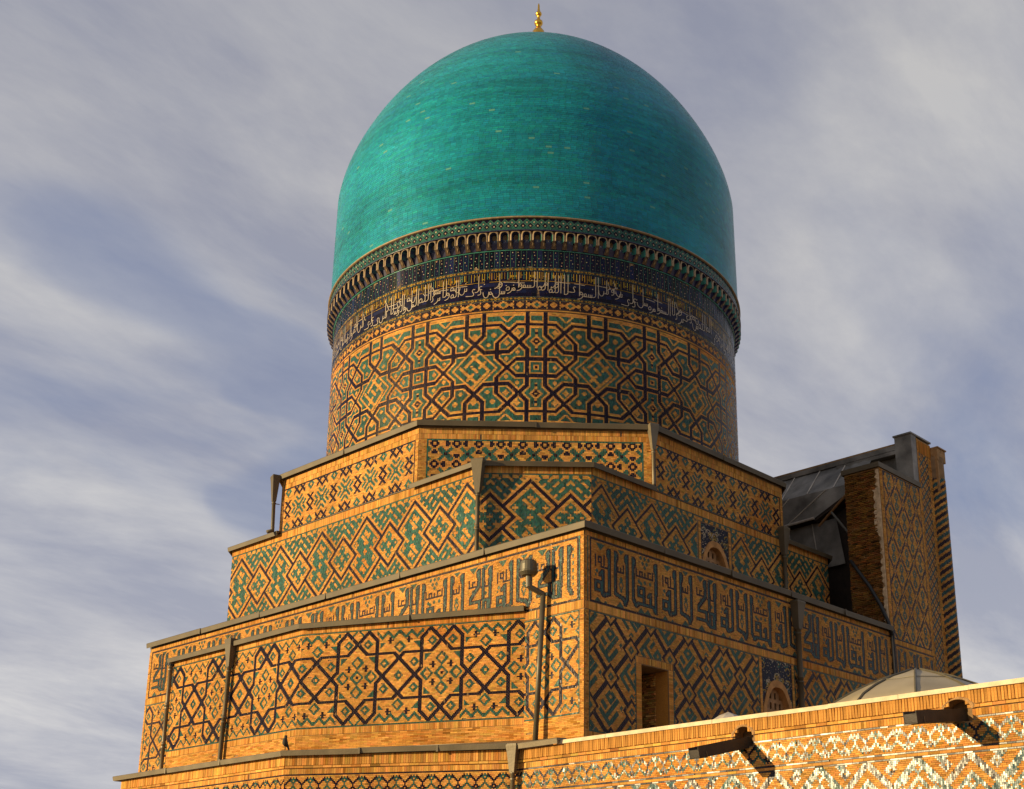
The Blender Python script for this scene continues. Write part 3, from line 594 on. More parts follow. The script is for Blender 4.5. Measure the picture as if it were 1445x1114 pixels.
def ribbon(pts, w, u0, v0, s, hh):
    P_ = [(u0+x*s, v0+y*s) for x, y in pts]; L_ = []; R_ = []
    for k, (x, y) in enumerate(P_):
        a, b = P_[max(k-1, 0)], P_[min(k+1, len(P_)-1)]; tx, ty = b[0]-a[0], b[1]-a[1]; l = math.hypot(tx, ty) or 1
        L_.append((x-ty/l*w, y+tx/l*w)); R_.append((x+ty/l*w, y-tx/l*w))
    b0 = len(mbr.v)
    for p_ in (L_, R_):
        for (uu, vv) in p_: ang = -math.pi/4+uu/7.5; rr = 7.5+hh; mbr.v.append((CX+rr*math.cos(ang), CY+rr*math.sin(ang), vv))
    m_ = len(P_)
    for k in range(m_-1): mbr.f.append((b0+k, b0+m_+k, b0+m_+k+1, b0+k+1))
rr_ = random.Random(3)
while pos < CIR:
    for wdd in rr_.sample(words, len(words)):
        tier = rr_.choice([9.86, 9.90, 9.97, 10.06]); s = rr_.uniform(.78, 1.0)
        for g in wdd.split():
            w_, sts = GL[g]
            for k, s_ in enumerate(sts):
                tall = max(p[1] for p in s_) > .6; ss = s*(.82 if tall and tier > 9.95 else 1)
                ribbon(s_, .0115, -pos, tier, ss, .020+rr_.random()*.006)
            if rr_.random() < .35: dxx = rr_.uniform(-.1, .05); dyy = rr_.uniform(.2, .3); ribbon([(dxx, dyy), (dxx+.03, dyy+.02)], .016, -pos, tier, s, .02)
            pos += w_*s*.92
        pos += .03
        if rr_.random() < .5: ribbon([(0, 0), (-.35, .02)], .010, -pos+.3, 10.2+rr_.random()*.1, 1, .02)
        if rr_.random() < .35:  # second line of text stacked above
            up_ = -pos+.35
            for g in rr_.choice(['mim ra', 'sin ha', 'ain ya', 'nun tooth ha', 'waw ra']).split():
                for s_ in GL[g][1]: ribbon(s_, .012, up_, 10.16, .8, .02)
                up_ -= GL[g][0]*.8
        if pos > CIR: break
    if pos > CIR: break
ins = mbr.build('white_inscription', M['pale'], drum); ins['label'] = 'white cursive inscription on navy tiles'
# upright navy panels with pale dots
np_ = 272; dw = CIR/np_; pl = []; dl = []
for k in range(np_):
    pl.append((k*dw+.012, 10.80, (k+1)*dw-.012, 11.40, 2 if k % 3 else 6)); dl.append((k*dw-.007, 10.80, k*dw+.007, 11.40, 1))
    for q in range(5): c_ = k*dw+dw/2+(.018 if q % 2 else -.018)*(q % 3); zz = 10.86+q*.115; dl.append((c_-.014, zz, c_+.014, zz+.028, 5 if (k+q) % 3 else 1))
rects_mesh('upright_navy_tile', DC, np.array(pl), M['glaze'], drum, proud=.006, gap=0, tilt=.03, jit=.35)
rects_mesh('tile_border_and_dots', DC, np.array(dl), M['glaze'], drum, proud=.016, gap=0, tilt=.02, jit=.3)
# frieze above the niches on a slightly larger radius
DF = Cyl((CX, CY), 7.72); CF = 2*math.pi*7.72
nf = 204; df = CF/nf; fr = np.zeros((17, 10), int); jj, ii = np.mgrid[0:17, 0:10]; fr[:] = 1; fr[11:] = 2
x5 = abs(ii-4.5); s_ = x5+abs(jj-10.5)*.9; fr[s_ < 5.4] = 8; fr[s_ < 4.4] = 1; fr[s_ < 1.5] = 5
xb = 5-x5; s_ = xb+abs(jj-5.8)*.9; fr[s_ < 3.7] = 2; fr[s_ < 1.5] = 5; fr[0] = 2; fr[16] = 2
fc = np.tile(fr, (1, nf)); Rf = merge(fc, bl=1); Rf[:, [0, 2]] *= df/10; Rf[:, [1, 3]] = 12.03+Rf[:, [1, 3]]*.0255; Rf[:, 4] = np.where(Rf[:, 4] == 0, 5, Rf[:, 4])
rects_mesh('diamond_frieze_tile', DF, Rf, M['glaze'], drum, proud=.0, gap=.0008, tilt=.01, jit=.2)
mb = MB(); mb.lathe(CX, CY, [(7.70, 12.455), (7.775, 12.465), (7.785, 12.49), (7.775, 12.515), (7.69, 12.53)], 180); mb.build('dome_lip', M['cream'], drum, True)
mb = MB(); mb.lathe(CX, CY, [(7.70, 11.99), (7.775, 11.985), (7.785, 12.01), (7.72, 12.035)], 180); mb.build('cornice_ring', M['navy'], drum, True)
mb = MB(); mb.lathe(CX, CY, [(7.5, 11.40), (7.535, 11.405), (7.535, 11.425), (7.5, 11.43)], 180); mb.build('lower_cornice_ring', M['teal'], drum, True)
# stalactite niches: arch face, dark hollow, hanging bracket with a pale tile
NN = 136; hw = math.pi*7.72/NN
def niche_mesh():
    mb = MB(); faces_m = []
    aw, z0, zs, zt_ = hw*.70, -.30, -.10, .02          # opening half width, bottom, spring, crown (relative to z=11.93)
    arch = [(-aw, z0), (-aw, zs)]+[(-aw*math.cos(t*math.pi/8)**.9 if t < 4 else aw*abs(math.cos(t*math.pi/8))**.9, zs+(zt_-zs)*math.sin(t*math.pi/8)) for t in range(1, 8)]+[(aw, zs), (aw, z0)]
    outer = [(-hw, z0), (-hw, zs)]+[(-hw+2*hw*t/8, .05 if 1 < t < 7 else .03) for t in range(1, 8)]+[(hw, zs), (hw, z0)]
    n = len(arch)
    def add(vs): b = len(mb.v); mb.v += vs; return b
    a = add([(x, .235, z) for x, z in arch]); o = add([(x*1.0, .225, z) for x, z in outer]); bk = add([(x*.55, .03, z*.9-.02) for x, z in arch])
    for k in range(n-1):
        mb.f.append((a+k, a+k+1, o+k+1, o+k)); faces_m.append(0)
        mb.f.append((a+k+1, a+k, bk+k, bk+k+1)); faces_m.append(1 if k > 1 else 2)
    mb.f.append(tuple(bk+k for k in range(n))); faces_m.append(1)
    # raised archivolt
    r0 = add([(x*1.0, .25, z) for x, z in arch]); r1 = add([(x*1.14, .25, z*(1)+.012) for x, z in arch])
    for k in range(n-1): mb.f.append((r0+k, r0+k+1, r1+k+1, r1+k)); faces_m.append(0); mb.f.append((r1+k, r1+k+1, o+k+1, o+k)); faces_m.append(0)
    # dots on the back wall
    for zz in (-.20, -.10): b = add([(0, .035, zz-.03), (.022, .035, zz), (0, .035, zz+.03), (-.022, .035, zz)]); mb.f.append((b, b+1, b+2, b+3)); faces_m.append(3)
    # bracket between two niches (at x = +hw) tapering down to the wall, and the recessed cell
    for sx in (1,):
        x = sx*hw; w0, w1 = hw*.34, hw*.46
        b = add([(x-w0, .22, z0), (x+w0, .22, z0), (x+w0, .0, z0), (x-w0, .0, z0), (x-w1, .05, z0-.19), (x+w1, .05, z0-.19), (x+w1, -.02, z0-.19), (x-w1, -.02, z0-.19)])
        for f, m_ in (((0, 1, 5, 4), 4), ((1, 2, 6, 5), 1), ((0, 4, 7, 3), 1), ((4, 5, 6, 7), 1)): mb.f.append(tuple(b+q for q in f)); faces_m.append(m_)
        b = add([(x, .20, z0-.03), (x+w0*.6, .165, z0-.085), (x, .10, z0-.15), (x-w0*.6, .165, z0-.085)]); mb.f.append((b, b+1, b+2, b+3)); faces_m.append(0)
    b = add([(-hw*.6, .10, z0), (hw*.6, .10, z0), (hw*.5, .02, z0-.19), (-hw*.5, .02, z0-.19)]); mb.f.append((b, b+1, b+2, b+3)); faces_m.append(1)
    me = bpy.data.meshes.new('muqarnas_niche'); me.from_pydata(mb.v, [], mb.f)
    for mm_ in (M['cream'], M['navy'], M['teal'], M['pale'], M['bronze']): me.materials.append(mm_)
    for p_, k in zip(me.polygons, faces_m): p_.material_index = k
    me.update(); return me
nm = niche_mesh()
for k in range(NN):
    ang = -math.pi/4+k*2*math.pi/NN; o = bpy.data.objects.new('muqarnas_niche', nm); link(o, drum)
    o.location = (CX+7.52*math.cos(ang), CY+7.52*math.sin(ang), 11.93); o.rotation_euler = (0, 0, ang-math.pi/2)
# ------------------------------------------------------------------ upper octagon (tier under the drum)
t4 = core('upper_octagon', o4, 2.5, 4.86, 'top octagonal tier with navy and green mosaic')
cap = MB(); cap.prism([(CX+(x-CX)*1.0, CY+(y-CY)*1.0) for x, y in octo(AO+.02, C4)], 4.861, Z4-.02); cap.build('tin_roof', M['zinc'], t4)
gutter(t4, [o4[7], o4[0], o4[1], o4[2], o4[3], o4[4]], Z4, .17, .17, 3.4)
def facade(parent, p0, p1, zlo, zhi, spec):
    d = (p1[0]-p0[0], p1[1]-p0[1]); L_ = math.hypot(*d); S = Plane((p0[0], p0[1], 0), d); return S, L_
for idx, (a, b) in enumerate(((o4[0], o4[1]), (o4[1], o4[2]), (o4[2], o4[3]), (o4[7], o4[0]), (o4[3], o4[4]))):
    S, L_ = facade(t4, a, b, 0, 0, 0); Rs = []; z0, z1 = 2.95, 4.45; mg = .14 if idx != 1 else .24; u = .047 if idx in (1, 4) else .041
    w = round((L_-2*mg)/u); h = round((z1-z0)/u)
    if idx == 1 or idx == 4: code = pat_cross(w, h, 5, h-3, 14)
    else: code = pat_flower(w, h, w/2, h*.5, 30)
    if idx == 1: code[-1] = 1; code[:, 0] = 1; code[:, -1] = 1
    else: code[-1] = 2; code[0] = 2; code[:, 0] = 2; code[:, -1] = 2
    Rs.append(grid_panel(S, mg, z0, L_-mg, z1, code, t4)); Rs.append(soldiers(0, z1+.005, L_, 4.62)); Rs.append(soldiers(0, 4.625, L_, 4.80))
    Rs += [courses(0, 2.95, mg, z1, .045, .11), courses(L_-mg, 2.95, L_, z1, .045, .11)]
    emit(S, Rs, t4)
# ------------------------------------------------------------------ lower octagon (diamond tier)
t3 = core('lower_octagon', o3, -.3, 2.94, 'chamfered square tier with large diamond mosaic')
cap = MB(); cap.prism(octo(AO+.03, C3), 2.941, 2.965); cap.build('tin_roof', M['zinc'], t3)
def on3(t, e): a, b = o3[e], o3[e+1]; return (a[0]+(b[0]-a[0])*t, a[1]+(b[1]-a[1])*t)
gutter(t3, [(-7.55, YS), o3[1], o3[2], (XS, 5.75)], Z3, .15, .17, 3.2)
gutter(t3, [o3[7], o3[0], (-14.25, YS)], Z3, .15, .17, 2.4)
gutter(t3, [(XS, 12.65), o3[3], o3[4]], Z3, .15, .17, 2.4)
for idx, (a, b) in enumerate(((o3[0], o3[1]), (o3[1], o3[2]), (o3[2], o3[3]), (o3[7], o3[0]))):
    S, L_ = facade(t3, a, b, 0, 0, 0); z0, z1 = -.05, 2.645; u = .0352; w = round(L_/u); h = round((z1-z0)/u); cyc = (1.39-z0)/u
    cxp = {0: (-8.67-a[0])/u+0, 1: w*.40+0, 2: 12.0, 3: 5}[idx]
    if idx == 0: cxp = (-8.58-a[0])/u-32
    if idx == 1: cxp = 1.75/u*.0+ (690-235)/14.0-0+8.0
    code = pat_lozenge(w, h, cxp, cyc)
    cut = None
    if idx == 2: y0 = a[1]; cut = [(7.90-y0, 0, 9.64-y0, 2.52)]
    Rs = [grid_panel(S, 0, z0, L_, z1, code, t3, cut=cut), strip(0, z1+.002, L_, z1+.035, 1)]
    if idx in (0, 2): Rs += [soldiers(0, 2.69, L_, 2.925)] if idx == 0 else [soldiers(0, 2.69, L_, 2.925)]
    else: Rs += [soldiers(0, 2.69, L_, 2.90)]
    emit(S, Rs, t3)
# ------------------------------------------------------------------ window bay with floral tiles and pointed grille
def floral(w, h, seed=1):
    r = np.random.default_rng(seed); j, i = np.mgrid[0:h, 0:w].astype(float); c = np.full((h, w), 2)
    for _ in range(int(w*h/90)):
        x, y, s = r.uniform(0, w), r.uniform(0, h), r.uniform(2.2, 4.4); d = np.hypot(i-x, j-y); k = r.choice([4, 4, 5, 1])
        a = np.arctan2(j-y, i-x); m_ = (abs(d-s) < .6) & (a > r.uniform(-3, 0)); c[m_] = k
        if r.random() < .5: c[d < 1.2] = r.choice([4, 5])
    c[r.random((h, w)) < .05] = 5
    for (x, y) in ((w*.2, h*.62), (w*.8, h*.62), (w*.5, h*.84)): d = np.hypot(i-x, j-y); c[(abs(d-5) < .7)] = 5; c[d < 3] = 4; c[d < 1] = 2
    return c
def arch_window(parent, S, ua, ub, ztop, zap, zbot, depth=.45):
    u = .028; w, h = round((ub-ua-.24)/u), round((ztop-zbot)/u); c = floral(w, h, int(abs(ua*10))+3); mid = (ua+ub)/2; half = (ub-ua)/2-.13
    R_ = merge(c, bl=1); R_[:, [0, 2]] = ua+.12+R_[:, [0, 2]]*u; R_[:, [1, 3]] = zbot+R_[:, [1, 3]]*u
    zsp = zap-half*1.15
    def prof(t, hf, zz):   # pointed arch outline, t 0..1 left spring -> apex -> right spring
        s = abs(2*t-1); x = hf*(1 if t > .5 else -1)*s**.72; z = zsp+(zz-zsp)*(1-s**1.9); return x, z
    um, vm = (R_[:, 0]+R_[:, 2])/2-mid, (R_[:, 1]+R_[:, 3])/2; hx = np.abs(um)/(half)
    inside = (vm < zsp+(zap-zsp)*(1-np.clip(hx, 0, 1)**(1.9/.72))) & (hx < 1)
    rects_mesh('floral_tile_mosaic', S, R_[~inside], M['glaze'], parent, gap=.001, tilt=.03)
    fr_ = [vstrip(ua, zbot, ua+.12, ztop+.0, 0, .05), vstrip(ub-.12, zbot, ub, ztop, 0, .05)]
    rects_mesh('window_frame_brick', S, np.concatenate(fr_), M['brick'], parent, proud=.022)
    mb = MB(); K = 24; rings = []
    for (hf, zz, nn) in ((half, zap, .0), (half, zap, .035), (half*.80, zap-.20, .035), (half*.78, zap-.22, -depth*.55)):
        pts = [(-hf, zbot)]+[prof(t/K, hf, zz) for t in range(K+1)]+[(hf, zbot)]
        rings.append(len(mb.v)); mb.v += [tuple(S(np.array(mid+x), np.array(z), np.array(nn))) for x, z in pts]
    for q, w_ in zip(rings, rings[1:]):
        for k in range(K+2): mb.f.append((q+k, q+k+1, w_+k+1, w_+k))
    mb.build('pointed_arch_surround', M['archbrick'], parent)
    mb = MB(); hf = half*.79; bars = 5
    for k in range(bars):
        x = -hf+2*hf*(k+.5)/bars; t = (abs(x)/hf)**(1/.72); z1_ = zsp+(zap-.22-zsp)*(1-t**1.9)
        a = S(np.array(mid+x-.07), np.array(0.), np.array(-.20)); mb.obox(Vector(a), Vector(S.u), V3(0, 0, 1), Vector(S.n), 0, .14, zbot, z1_, 0, .04)
    for zz in np.arange(zap-.62-.3*8, zap-.3, .30):
        xx = hf*min(1, max(0, (1-(zz-zsp)/(zap-.22-zsp)))**(1/1.9)**1 if zz > zsp else 1)
        a = S(np.array(mid-xx), np.array(0.), np.array(-.19)); mb.obox(Vector(a), Vector(S.u), V3(0, 0, 1), Vector(S.n), 0, 2*xx, zz, zz+.11, 0, .035)
    mb.build('window_grille', M['wood'], parent)
    mb = MB(); a = S(np.array(ua+.02), np.array(0.), np.array(-depth)); mb.obox(Vector(a), Vector(S.u), V3(0, 0, 1), Vector(S.n), 0, ub-ua-.04, zbot, zap, 0, .03); mb.build('dark_window_back', M['dark'], parent)  # near-black sheet, the unlit interior put into its colour
S3 = Plane((XS, 0, 0), (0, 1))
# ------------------------------------------------------------------ walls with holes for openings: core boxes
def wallcore(name, x_in, x_out, y0, y1, z0, z1, holes, parent_b):
    mb = MB(); cuts = sorted(holes); y = y0
    for (a, b, zb_, zt_) in cuts:
        mb.box((x_in, y, z0), (x_out, a, z1)); mb.box((x_in, a, zt_), (x_out, b, z1)); mb.box((x_in, a, z0), (x_out, b, zb_)); y = b
    mb.box((x_in, y, z0), (x_out, y1, z1)); return mb
# arch window of the lower octagon sits in a shallow box standing proud of nothing: recess built into a pier
t3.data.update()
mbw = MB()
# rebuild lower octagon core with a recess for the window
hole_y = (8.02, 9.50)
p3 = list(o3); poly = [p3[0], p3[1], p3[2], (XS+.002, hole_y[0]), (XS-.9, hole_y[0]), (XS-.9, hole_y[1]), (XS+.002, hole_y[1]), p3[3], p3[4], p3[5], p3[6], p3[7]]
mbw.prism(poly, -.3, 2.2); mbw.prism(p3, 2.2, 2.94)
me = bpy.data.meshes.new('lower_octagon'); me.from_pydata(mbw.v, [], mbw.f); me.materials.append(M['mortar']); t3.data = me
arch_window(t3, S3, 7.93, 9.61, 2.50, 2.02, .1)
# ------------------------------------------------------------------ square base (tier of the great kufic inscription)
KY = 19.2
mb = MB()
mb.box((-20.6, 0, GZ), (-.9, KY, -.17))
q = wallcore('w', -.9, 0, 0, 15.0, -5.9, -.17, [(2.14, 3.21, -5.9, -3.24), (7.45, 9.0, -5.6, -2.75)], None); mb.v, mb.f = mb.v+q.v, mb.f+[tuple(i+len(mb.v) for i in f) for f in q.f]
mb.box((-.9, 0, GZ), (0, 15.0, -5.9))
base = mb.build('square_base', M['mortar'], bld); base['label'] = 'square lower tier with kufic inscription band'
mb = MB(); mb.box((-20.62, -.02, -.169), (.02, 15.0, -.03)); mb.build('tin_roof', M['zinc'], base)
gutter(base, [(-20.6, 0), (0, 0), (0, 14.95)], ZK, .17, .17, 3.3)
# sunlit side
SL = Plane((-20.6, 0, 0), (1, 0)); LL = 20.6
seqL = 'CBADCABADCABADCABADCABADCABADBADCADE'
kc = kufic_canvas(seqL); wl = round((LL-.33)/.0265); kc = kc[:, -wl:]; kc[:, :2] = 2; kc[:, -2:] = 2
Rs = [grid_panel(SL, .17, -1.95, LL-.17, -.31, kc, base), soldiers(0, -2.02+.0, LL, -1.955, .05)*0+0 if False else np.zeros((0, 5))]
Rs += [soldiers(.1, -.30, LL, -.18), courses(0, -1.95, .16, -.305, .045, .1), courses(LL-.11, -1.95, LL, -.305, .045, .1), vstrip(LL-.165, -1.95, LL-.125, -.31, 1), soldiers(0, -2.17, LL, -1.96)]
w = round(20.3/.0353); h = 72; code = pat_star(w, h, w-(.15+1.02)/.0353, 36); code[0] = 1; code[-1] = 1; code[:, 0] = 1; code[:, -1] = 1
Rs += [grid_panel(SL, .12, -4.73, 20.46, -2.19, code, base, cut=[(6.5, -5, 16.5, -1.9)]), courses(0, -4.73, .115, -2.19, .045, .1), courses(20.46, -4.73, LL, -2.19, .045, .1), courses(0, -5.6, LL, -4.735)]
emit(SL, Rs, base)
# shaded side
SR = Plane((0, 0, 0), (0, 1)); LR = 15.0
kcR = kufic_canvas('CA'+'BCADCABCADCABCADCABCADCABCAD'); wr = round((LR-.2)/.0265); kcR = kcR[:, :wr]
if kcR.shape[1] < wr: kcR = np.concatenate([kcR, np.zeros((62, wr-kcR.shape[1]), int)], 1)
Rs = [grid_panel(SR, .19, -1.965, LR, -.31, kcR, base), soldiers(.02, -.30, LR, -.18), courses(0, -1.965, .10, -.305, .045, .1), vstrip(.10, -1.965, .135, -.31, 1), courses(.135, -1.965, .185, -.31, .045, .06), soldiers(0, -2.17, LR, -1.975)]
w = round((LR-.16)/.03); h = 98; code = pat_kufdiamond(w, h, (4.848-.16)/.03+0, (-2.945+5.14)/.03+26); code[0] = 1; code[-1] = 1; code[:, :1] = 1
holes = [(1.90, -6, 3.42, -3.04), (7.30, -6, 9.10, -2.19)]
Rs += [grid_panel(SR, .16, -5.14, LR, -2.19, code, base, cut=holes), courses(0, -5.14, .155, -2.19, .045, .08)]
for (a, _, b, d_) in holes: Rs += [vstrip(a-.035, -5.1, a, d_, 1, .06), vstrip(b, -5.1, b+.035, d_, 1, .06)]
Rs += [soldiers(1.90, -3.22, 3.42, -3.05, .05), vstrip(1.92, -5.14, 2.13, -3.225, 0, .05), vstrip(3.22, -5.14, 3.40, -3.225, 0, .05), soldiers(0, -5.3, 2.1, -5.145), courses(0, -5.55, 2.1, -5.305)]
emit(SR, Rs, base)
arch_window(base, SR, 7.32, 9.08, -2.21, -2.78, -5.5)
# reveal of the doorway: rough brick inside
mb = MB(); mb.box((-.9, 2.15, -5.9), (-.88, 3.2, -3.25)); mb.build('doorway_back', M['dark'], base)  # near-black panel painted as the deep shade inside the doorway
Sd = Plane((-.88, 3.205, 0), (-1, 0)); Sd.O = np.array([0., 3.205, 0.]); Sd.u = np.array([-1., 0, 0]); Sd.n = np.array([0., -1, 0])
rects_mesh('doorway_reveal_brick', Sd, np.concatenate([courses(.40, -5.6, .88, -3.27, .055, .16)]), M['oldbrick'], base, sides=True, proud=.03, tilt=.12, jit=.3, gap=.006, jprd=.02)
rects_mesh('doorway_jamb', Sd, vstrip(.0, -5.6, .40, -3.25, 7, 2.4), M['brick'], base, proud=.01, tilt=.0, gap=0)
# ------------------------------------------------------------------ polygonal bay on the sunlit side
bp = [(-1.993, -.0), (-7.781, -2.64), (-14.22, -2.64), (-14.24, .0)]
bay = core('polygonal_bay', [bp[0], (bp[0][0], .3), (bp[3][0], .3), bp[3], bp[2], bp[1]], -6.4, ZB-.14, 'three-sided bay with star mosaic')
mb = MB(); mb.prism([bp[0], (bp[0][0], .0), (bp[3][0], .0), bp[3], bp[2], bp[1]], ZB-.139, ZB-.03); mb.build('tin_roof', M['zinc'], bay)
gutter(bay, [bp[3], bp[2], bp[1], bp[0]], ZB, .14, .17, 3.2)
for idx, (a, b) in enumerate(((bp[3], bp[2]), (bp[2], bp[1]), (bp[1], bp[0]))):
    S, L_ = facade(bay, a, b, 0, 0, 0); w = round(L_/.0353); u = L_/w
    cxp = {0: 20, 1: (L_-.35)/u-34-1, 2: (6.362-4.673)/u}[idx]
    code = pat_star(w, 72, cxp, 36); code[0] = 1; code[-1] = 1
    Rs = [grid_panel(S, 0, -4.63, L_, -2.09, code, bay, sides=True), soldiers(0, -2.08, L_, -1.93), soldiers(0, -4.80, L_, -4.64), courses(0, -5.6, L_, -4.81)]
    emit(S, Rs, bay, sides=True, tilt=.035)
# ------------------------------------------------------------------ courtyard wing: plinth bay and the long parapet wall in front
WY = -1.0
wing = thing('courtyard_wing', 'low sunlit brick wing with soldier-brick cornice and glazed frieze running across the foreground', 'building', (4, WY+1, GZ))
pp = [(-1.15, WY), (-6.2, -4.0), (-14.1, -4.0), (-14.15, .4)]
mb = MB(); mb.prism([pp[0], (pp[0][0], .0), (pp[3][0], .6), pp[3], pp[2], pp[1]], GZ, ZF-.13)
pl_o = mb.build('plinth_wall', M['mortar'], wing)
mb = MB(); mb.prism([(pp[0][0], WY), (pp[0][0], -.001), (-14.15, -.001), pp[2], pp[1]], ZF-.129, ZF-.02); mb.v = [(x, y, z+(.30 if (y > -.5 and z > ZF-.1) else 0)) for x, y, z in mb.v]; mb.build('tin_roof', M['zincl'], wing)
gutter(wing, [pp[3], pp[2], pp[1], pp[0], (.25, WY)], ZF+.03, .13, .20, 2.3, m=M['zincl'])
# thin pale flashing against the bay wall
mb = MB()
for a, b in ((bp[2], bp[1]), (bp[1], bp[0])):
    d = Vector((b[0]-a[0], b[1]-a[1], 0)).normalized(); n_ = Vector((d.y, -d.x, 0)); mb.obox(Vector((a[0], a[1], 0)), d, V3(0, 0, 1), n_, 0, (Vector(b)-Vector(a)).length, -5.33, -5.20, .01, .06)
mb.build('wall_flashing', M['rooftin'], wing)
def cornice(S, u0, L_, parent, first_individual=False, zig=True, cxb=0.0):
    zt_ = ZF-.085
    Rs = []
    if not first_individual: Rs.append(soldiers(u0, zt_-.25, L_, zt_, .062))
    n = round((L_-u0)/.24); Rs.append(strip(u0, zt_-.315, L_, zt_-.255, 0, .24))
    Rp = Rs; rects_mesh('cornice_brick', S, np.concatenate(Rp), M['brick'], parent, sides=True, proud=.045, tilt=.012, jit=.2, gap=.0035, jprd=.003)
    Rs = [soldiers(u0, zt_-.455, L_, zt_-.33, .060), strip(u0, zt_-.49, L_, zt_-.458, 2, .16)]
    w = round((L_-u0)/.0365); code = pat_band(w, 13, cxb); Rs.append(grid_panel(S, u0, zt_-.965, L_, zt_-.492, code, parent))
    Rs += [strip(u0, zt_-1.0, L_, zt_-.968, 2, .16), strip(u0, zt_-1.06, L_, zt_-1.004, 0, .22), strip(u0, zt_-1.095, L_, zt_-1.064, 2, .16)]
    if zig:
        code = pat_zig(w, 52, 20); Rs.append(grid_panel(S, u0, zt_-1.098-52*.0365, L_, zt_-1.098, code, parent))
    else: Rs.append(courses(u0, zt_-2.6, L_, zt_-1.1, .06, .24))
    emit(S, Rs, parent, sides=True, tilt=.055, proud=.016)
for a, b, cxb in ((pp[3], pp[2], 0), (pp[2], pp[1], 2), (pp[1], pp[0], 6)):
    S, L_ = facade(wing, a, b, 0, 0, 0); cornice(S, 0, L_, pl_o, cxb=cxb)
FX0, FX1 = -1.15, 17.0
mb = MB(); holes_x = [(5.03, 5.48), (9.62, 10.15)]; x = FX0
for a, b in holes_x:
    mb.box((x, WY, GZ), (a, -.55, ZF-.09)); mb.box((a, WY, GZ), (b, -.55, ZF-.62)); mb.box((a, WY, ZF-.22), (b, -.55, ZF-.09)); mb.box((a, WY+.3, ZF-.62), (b, -.55, ZF-.22)); x = b
mb.box((x, WY, GZ), (FX1, -.55, ZF-.09))
fgw = mb.build('parapet_wall', M['mortar'], wing); fgw['label'] = 'long foreground parapet wall'
mb = MB(); mb.box((FX0, -.55, GZ), (FX1, 0, -5.72)); mb.box((0.02, -.001, GZ), (FX1, 15.2, -5.72)); mb.build('roof_terrace', M['core'], wing)
SF = Plane((FX0, WY, 0), (1, 0)); LF = FX1-FX0
# cornice with arch gaps at the two outlets
def arch_gap(R_, full=False):
    keep = np.ones(len(R_), bool)
    for a, b in holes_x:
        m_, r = (a+b)/2-FX0, (b-a)/2; zc = ZF-.41; u = (R_[:, 0]+R_[:, 2])/2-m_; v = (R_[:, 1]+R_[:, 3])/2-zc
        keep &= ~((np.abs(u) < r+.02) & (v < .19*np.sqrt(np.clip(1-(u/(r+.05))**2, 0, 1))+.02) & (v > -.24))
    return R_[keep]
zt_ = ZF-.085
Rc = [strip(0, zt_-.315, LF, zt_-.255, 0, .24)]
rects_mesh('cornice_brick', SF, arch_gap(np.concatenate(Rc)), M['brick'], fgw, sides=True, proud=.045, tilt=.012, jit=.2, gap=.0035, jprd=.003)
w = round(LF/.0365); Rs = [soldiers(0, zt_-.455, LF, zt_-.33, .060), strip(0, zt_-.49, LF, zt_-.458, 2, .16), grid_panel(SF, 0, zt_-.965, LF, zt_-.492, pat_band(w, 13, 4), fgw), strip(0, zt_-1.0, LF, zt_-.968, 2, .16),
      strip(0, zt_-1.06, LF, zt_-1.004, 0, .22), strip(0, zt_-1.095, LF, zt_-1.064, 2, .16), grid_panel(SF, 0, zt_-1.098-60*.0365, LF, zt_-1.098, pat_zig(w, 60, 26), fgw)]
Rall = arch_gap(np.concatenate(Rs)); b_, g_ = split(Rall)
rects_mesh('facing_brick', SF, b_, M['brick'], fgw, sides=True, tilt=.01, proud=.016, gap=.003, jit=.17, jprd=.0015)
rects_mesh('glazed_brick_pattern', SF, g_[RNG.random(len(g_)) > .015], M['glaze_near'], fgw, sides=True, tilt=.04, proud=.018, jit=.25, gap=.003)
# soldier bricks of the cornice, one object each (as many as the limit allows), sharing eight meshes
def brick_mesh(w, h, d, r):
    q = random.Random(r); mb = MB(); j = lambda s: q.uniform(-s, s); e = .006
    b = [(-w/2+j(.003), 0, -h/2+j(.006)), (w/2+j(.003), 0, -h/2+j(.006)), (w/2+j(.003), 0, h/2+j(.004)), (-w/2+j(.003), 0, h/2+j(.004))]
    f_ = [(x*(1-2*e/w), -d+j(.006), z*(1-2*e/h)) for x, _, z in b]; m1 = [(x, -d+e+j(.003), z) for x, _, z in b]
    mb.v = b+m1+f_
    for k in range(4): l = (k+1) % 4; mb.f += [(k, l, 4+l, 4+k), (4+k, 4+l, 8+l, 8+k)]
    mb.f.append((8, 9, 10, 11)); me = bpy.data.meshes.new('brick'); me.from_pydata(mb.v, [], mb.f)
    col = np.array(PAL[0])*(1+q.uniform(-.28, .15)); at = me.attributes.new('Col', 'FLOAT_COLOR', 'POINT'); at.data.foreach_set('color', np.tile([*col, 1], len(mb.v)).astype(np.float32))
    me.materials.append(M['brick']); me.update(); return me
bm_ = [brick_mesh(.056, .243, .05, s) for s in range(10)]
nb = round((12.6+1.15)/.0615); cnt = 0; rest = []
for k in range(nb):
    x = FX0+(k+.5)*.0615; a = np.array([[x-FX0-.03, zt_-.25, x-FX0+.03, zt_, 0]])
    skip = any(abs(x-(p+q_)/2) < (q_-p)/2-.10 for p, q_ in holes_x)
    o = bpy.data.objects.new('brick', random.choice(bm_)); link(o, fgw)
    zc = zt_-.125
    if skip: o.scale = (1, 1, .42); zc = zt_-.055
    o.location = (x, WY+.002, zc+random.uniform(-.003, .003)); o.rotation_euler = (random.uniform(-.02, .02), random.uniform(-.012, .012), random.uniform(-.06, .06))
Rr = soldiers(12.6+1.15, zt_-.25, LF, zt_, .0615); rects_mesh('end_cornice_brick', SF, Rr, M['brick'], fgw, sides=True, proud=.045, tilt=.04)
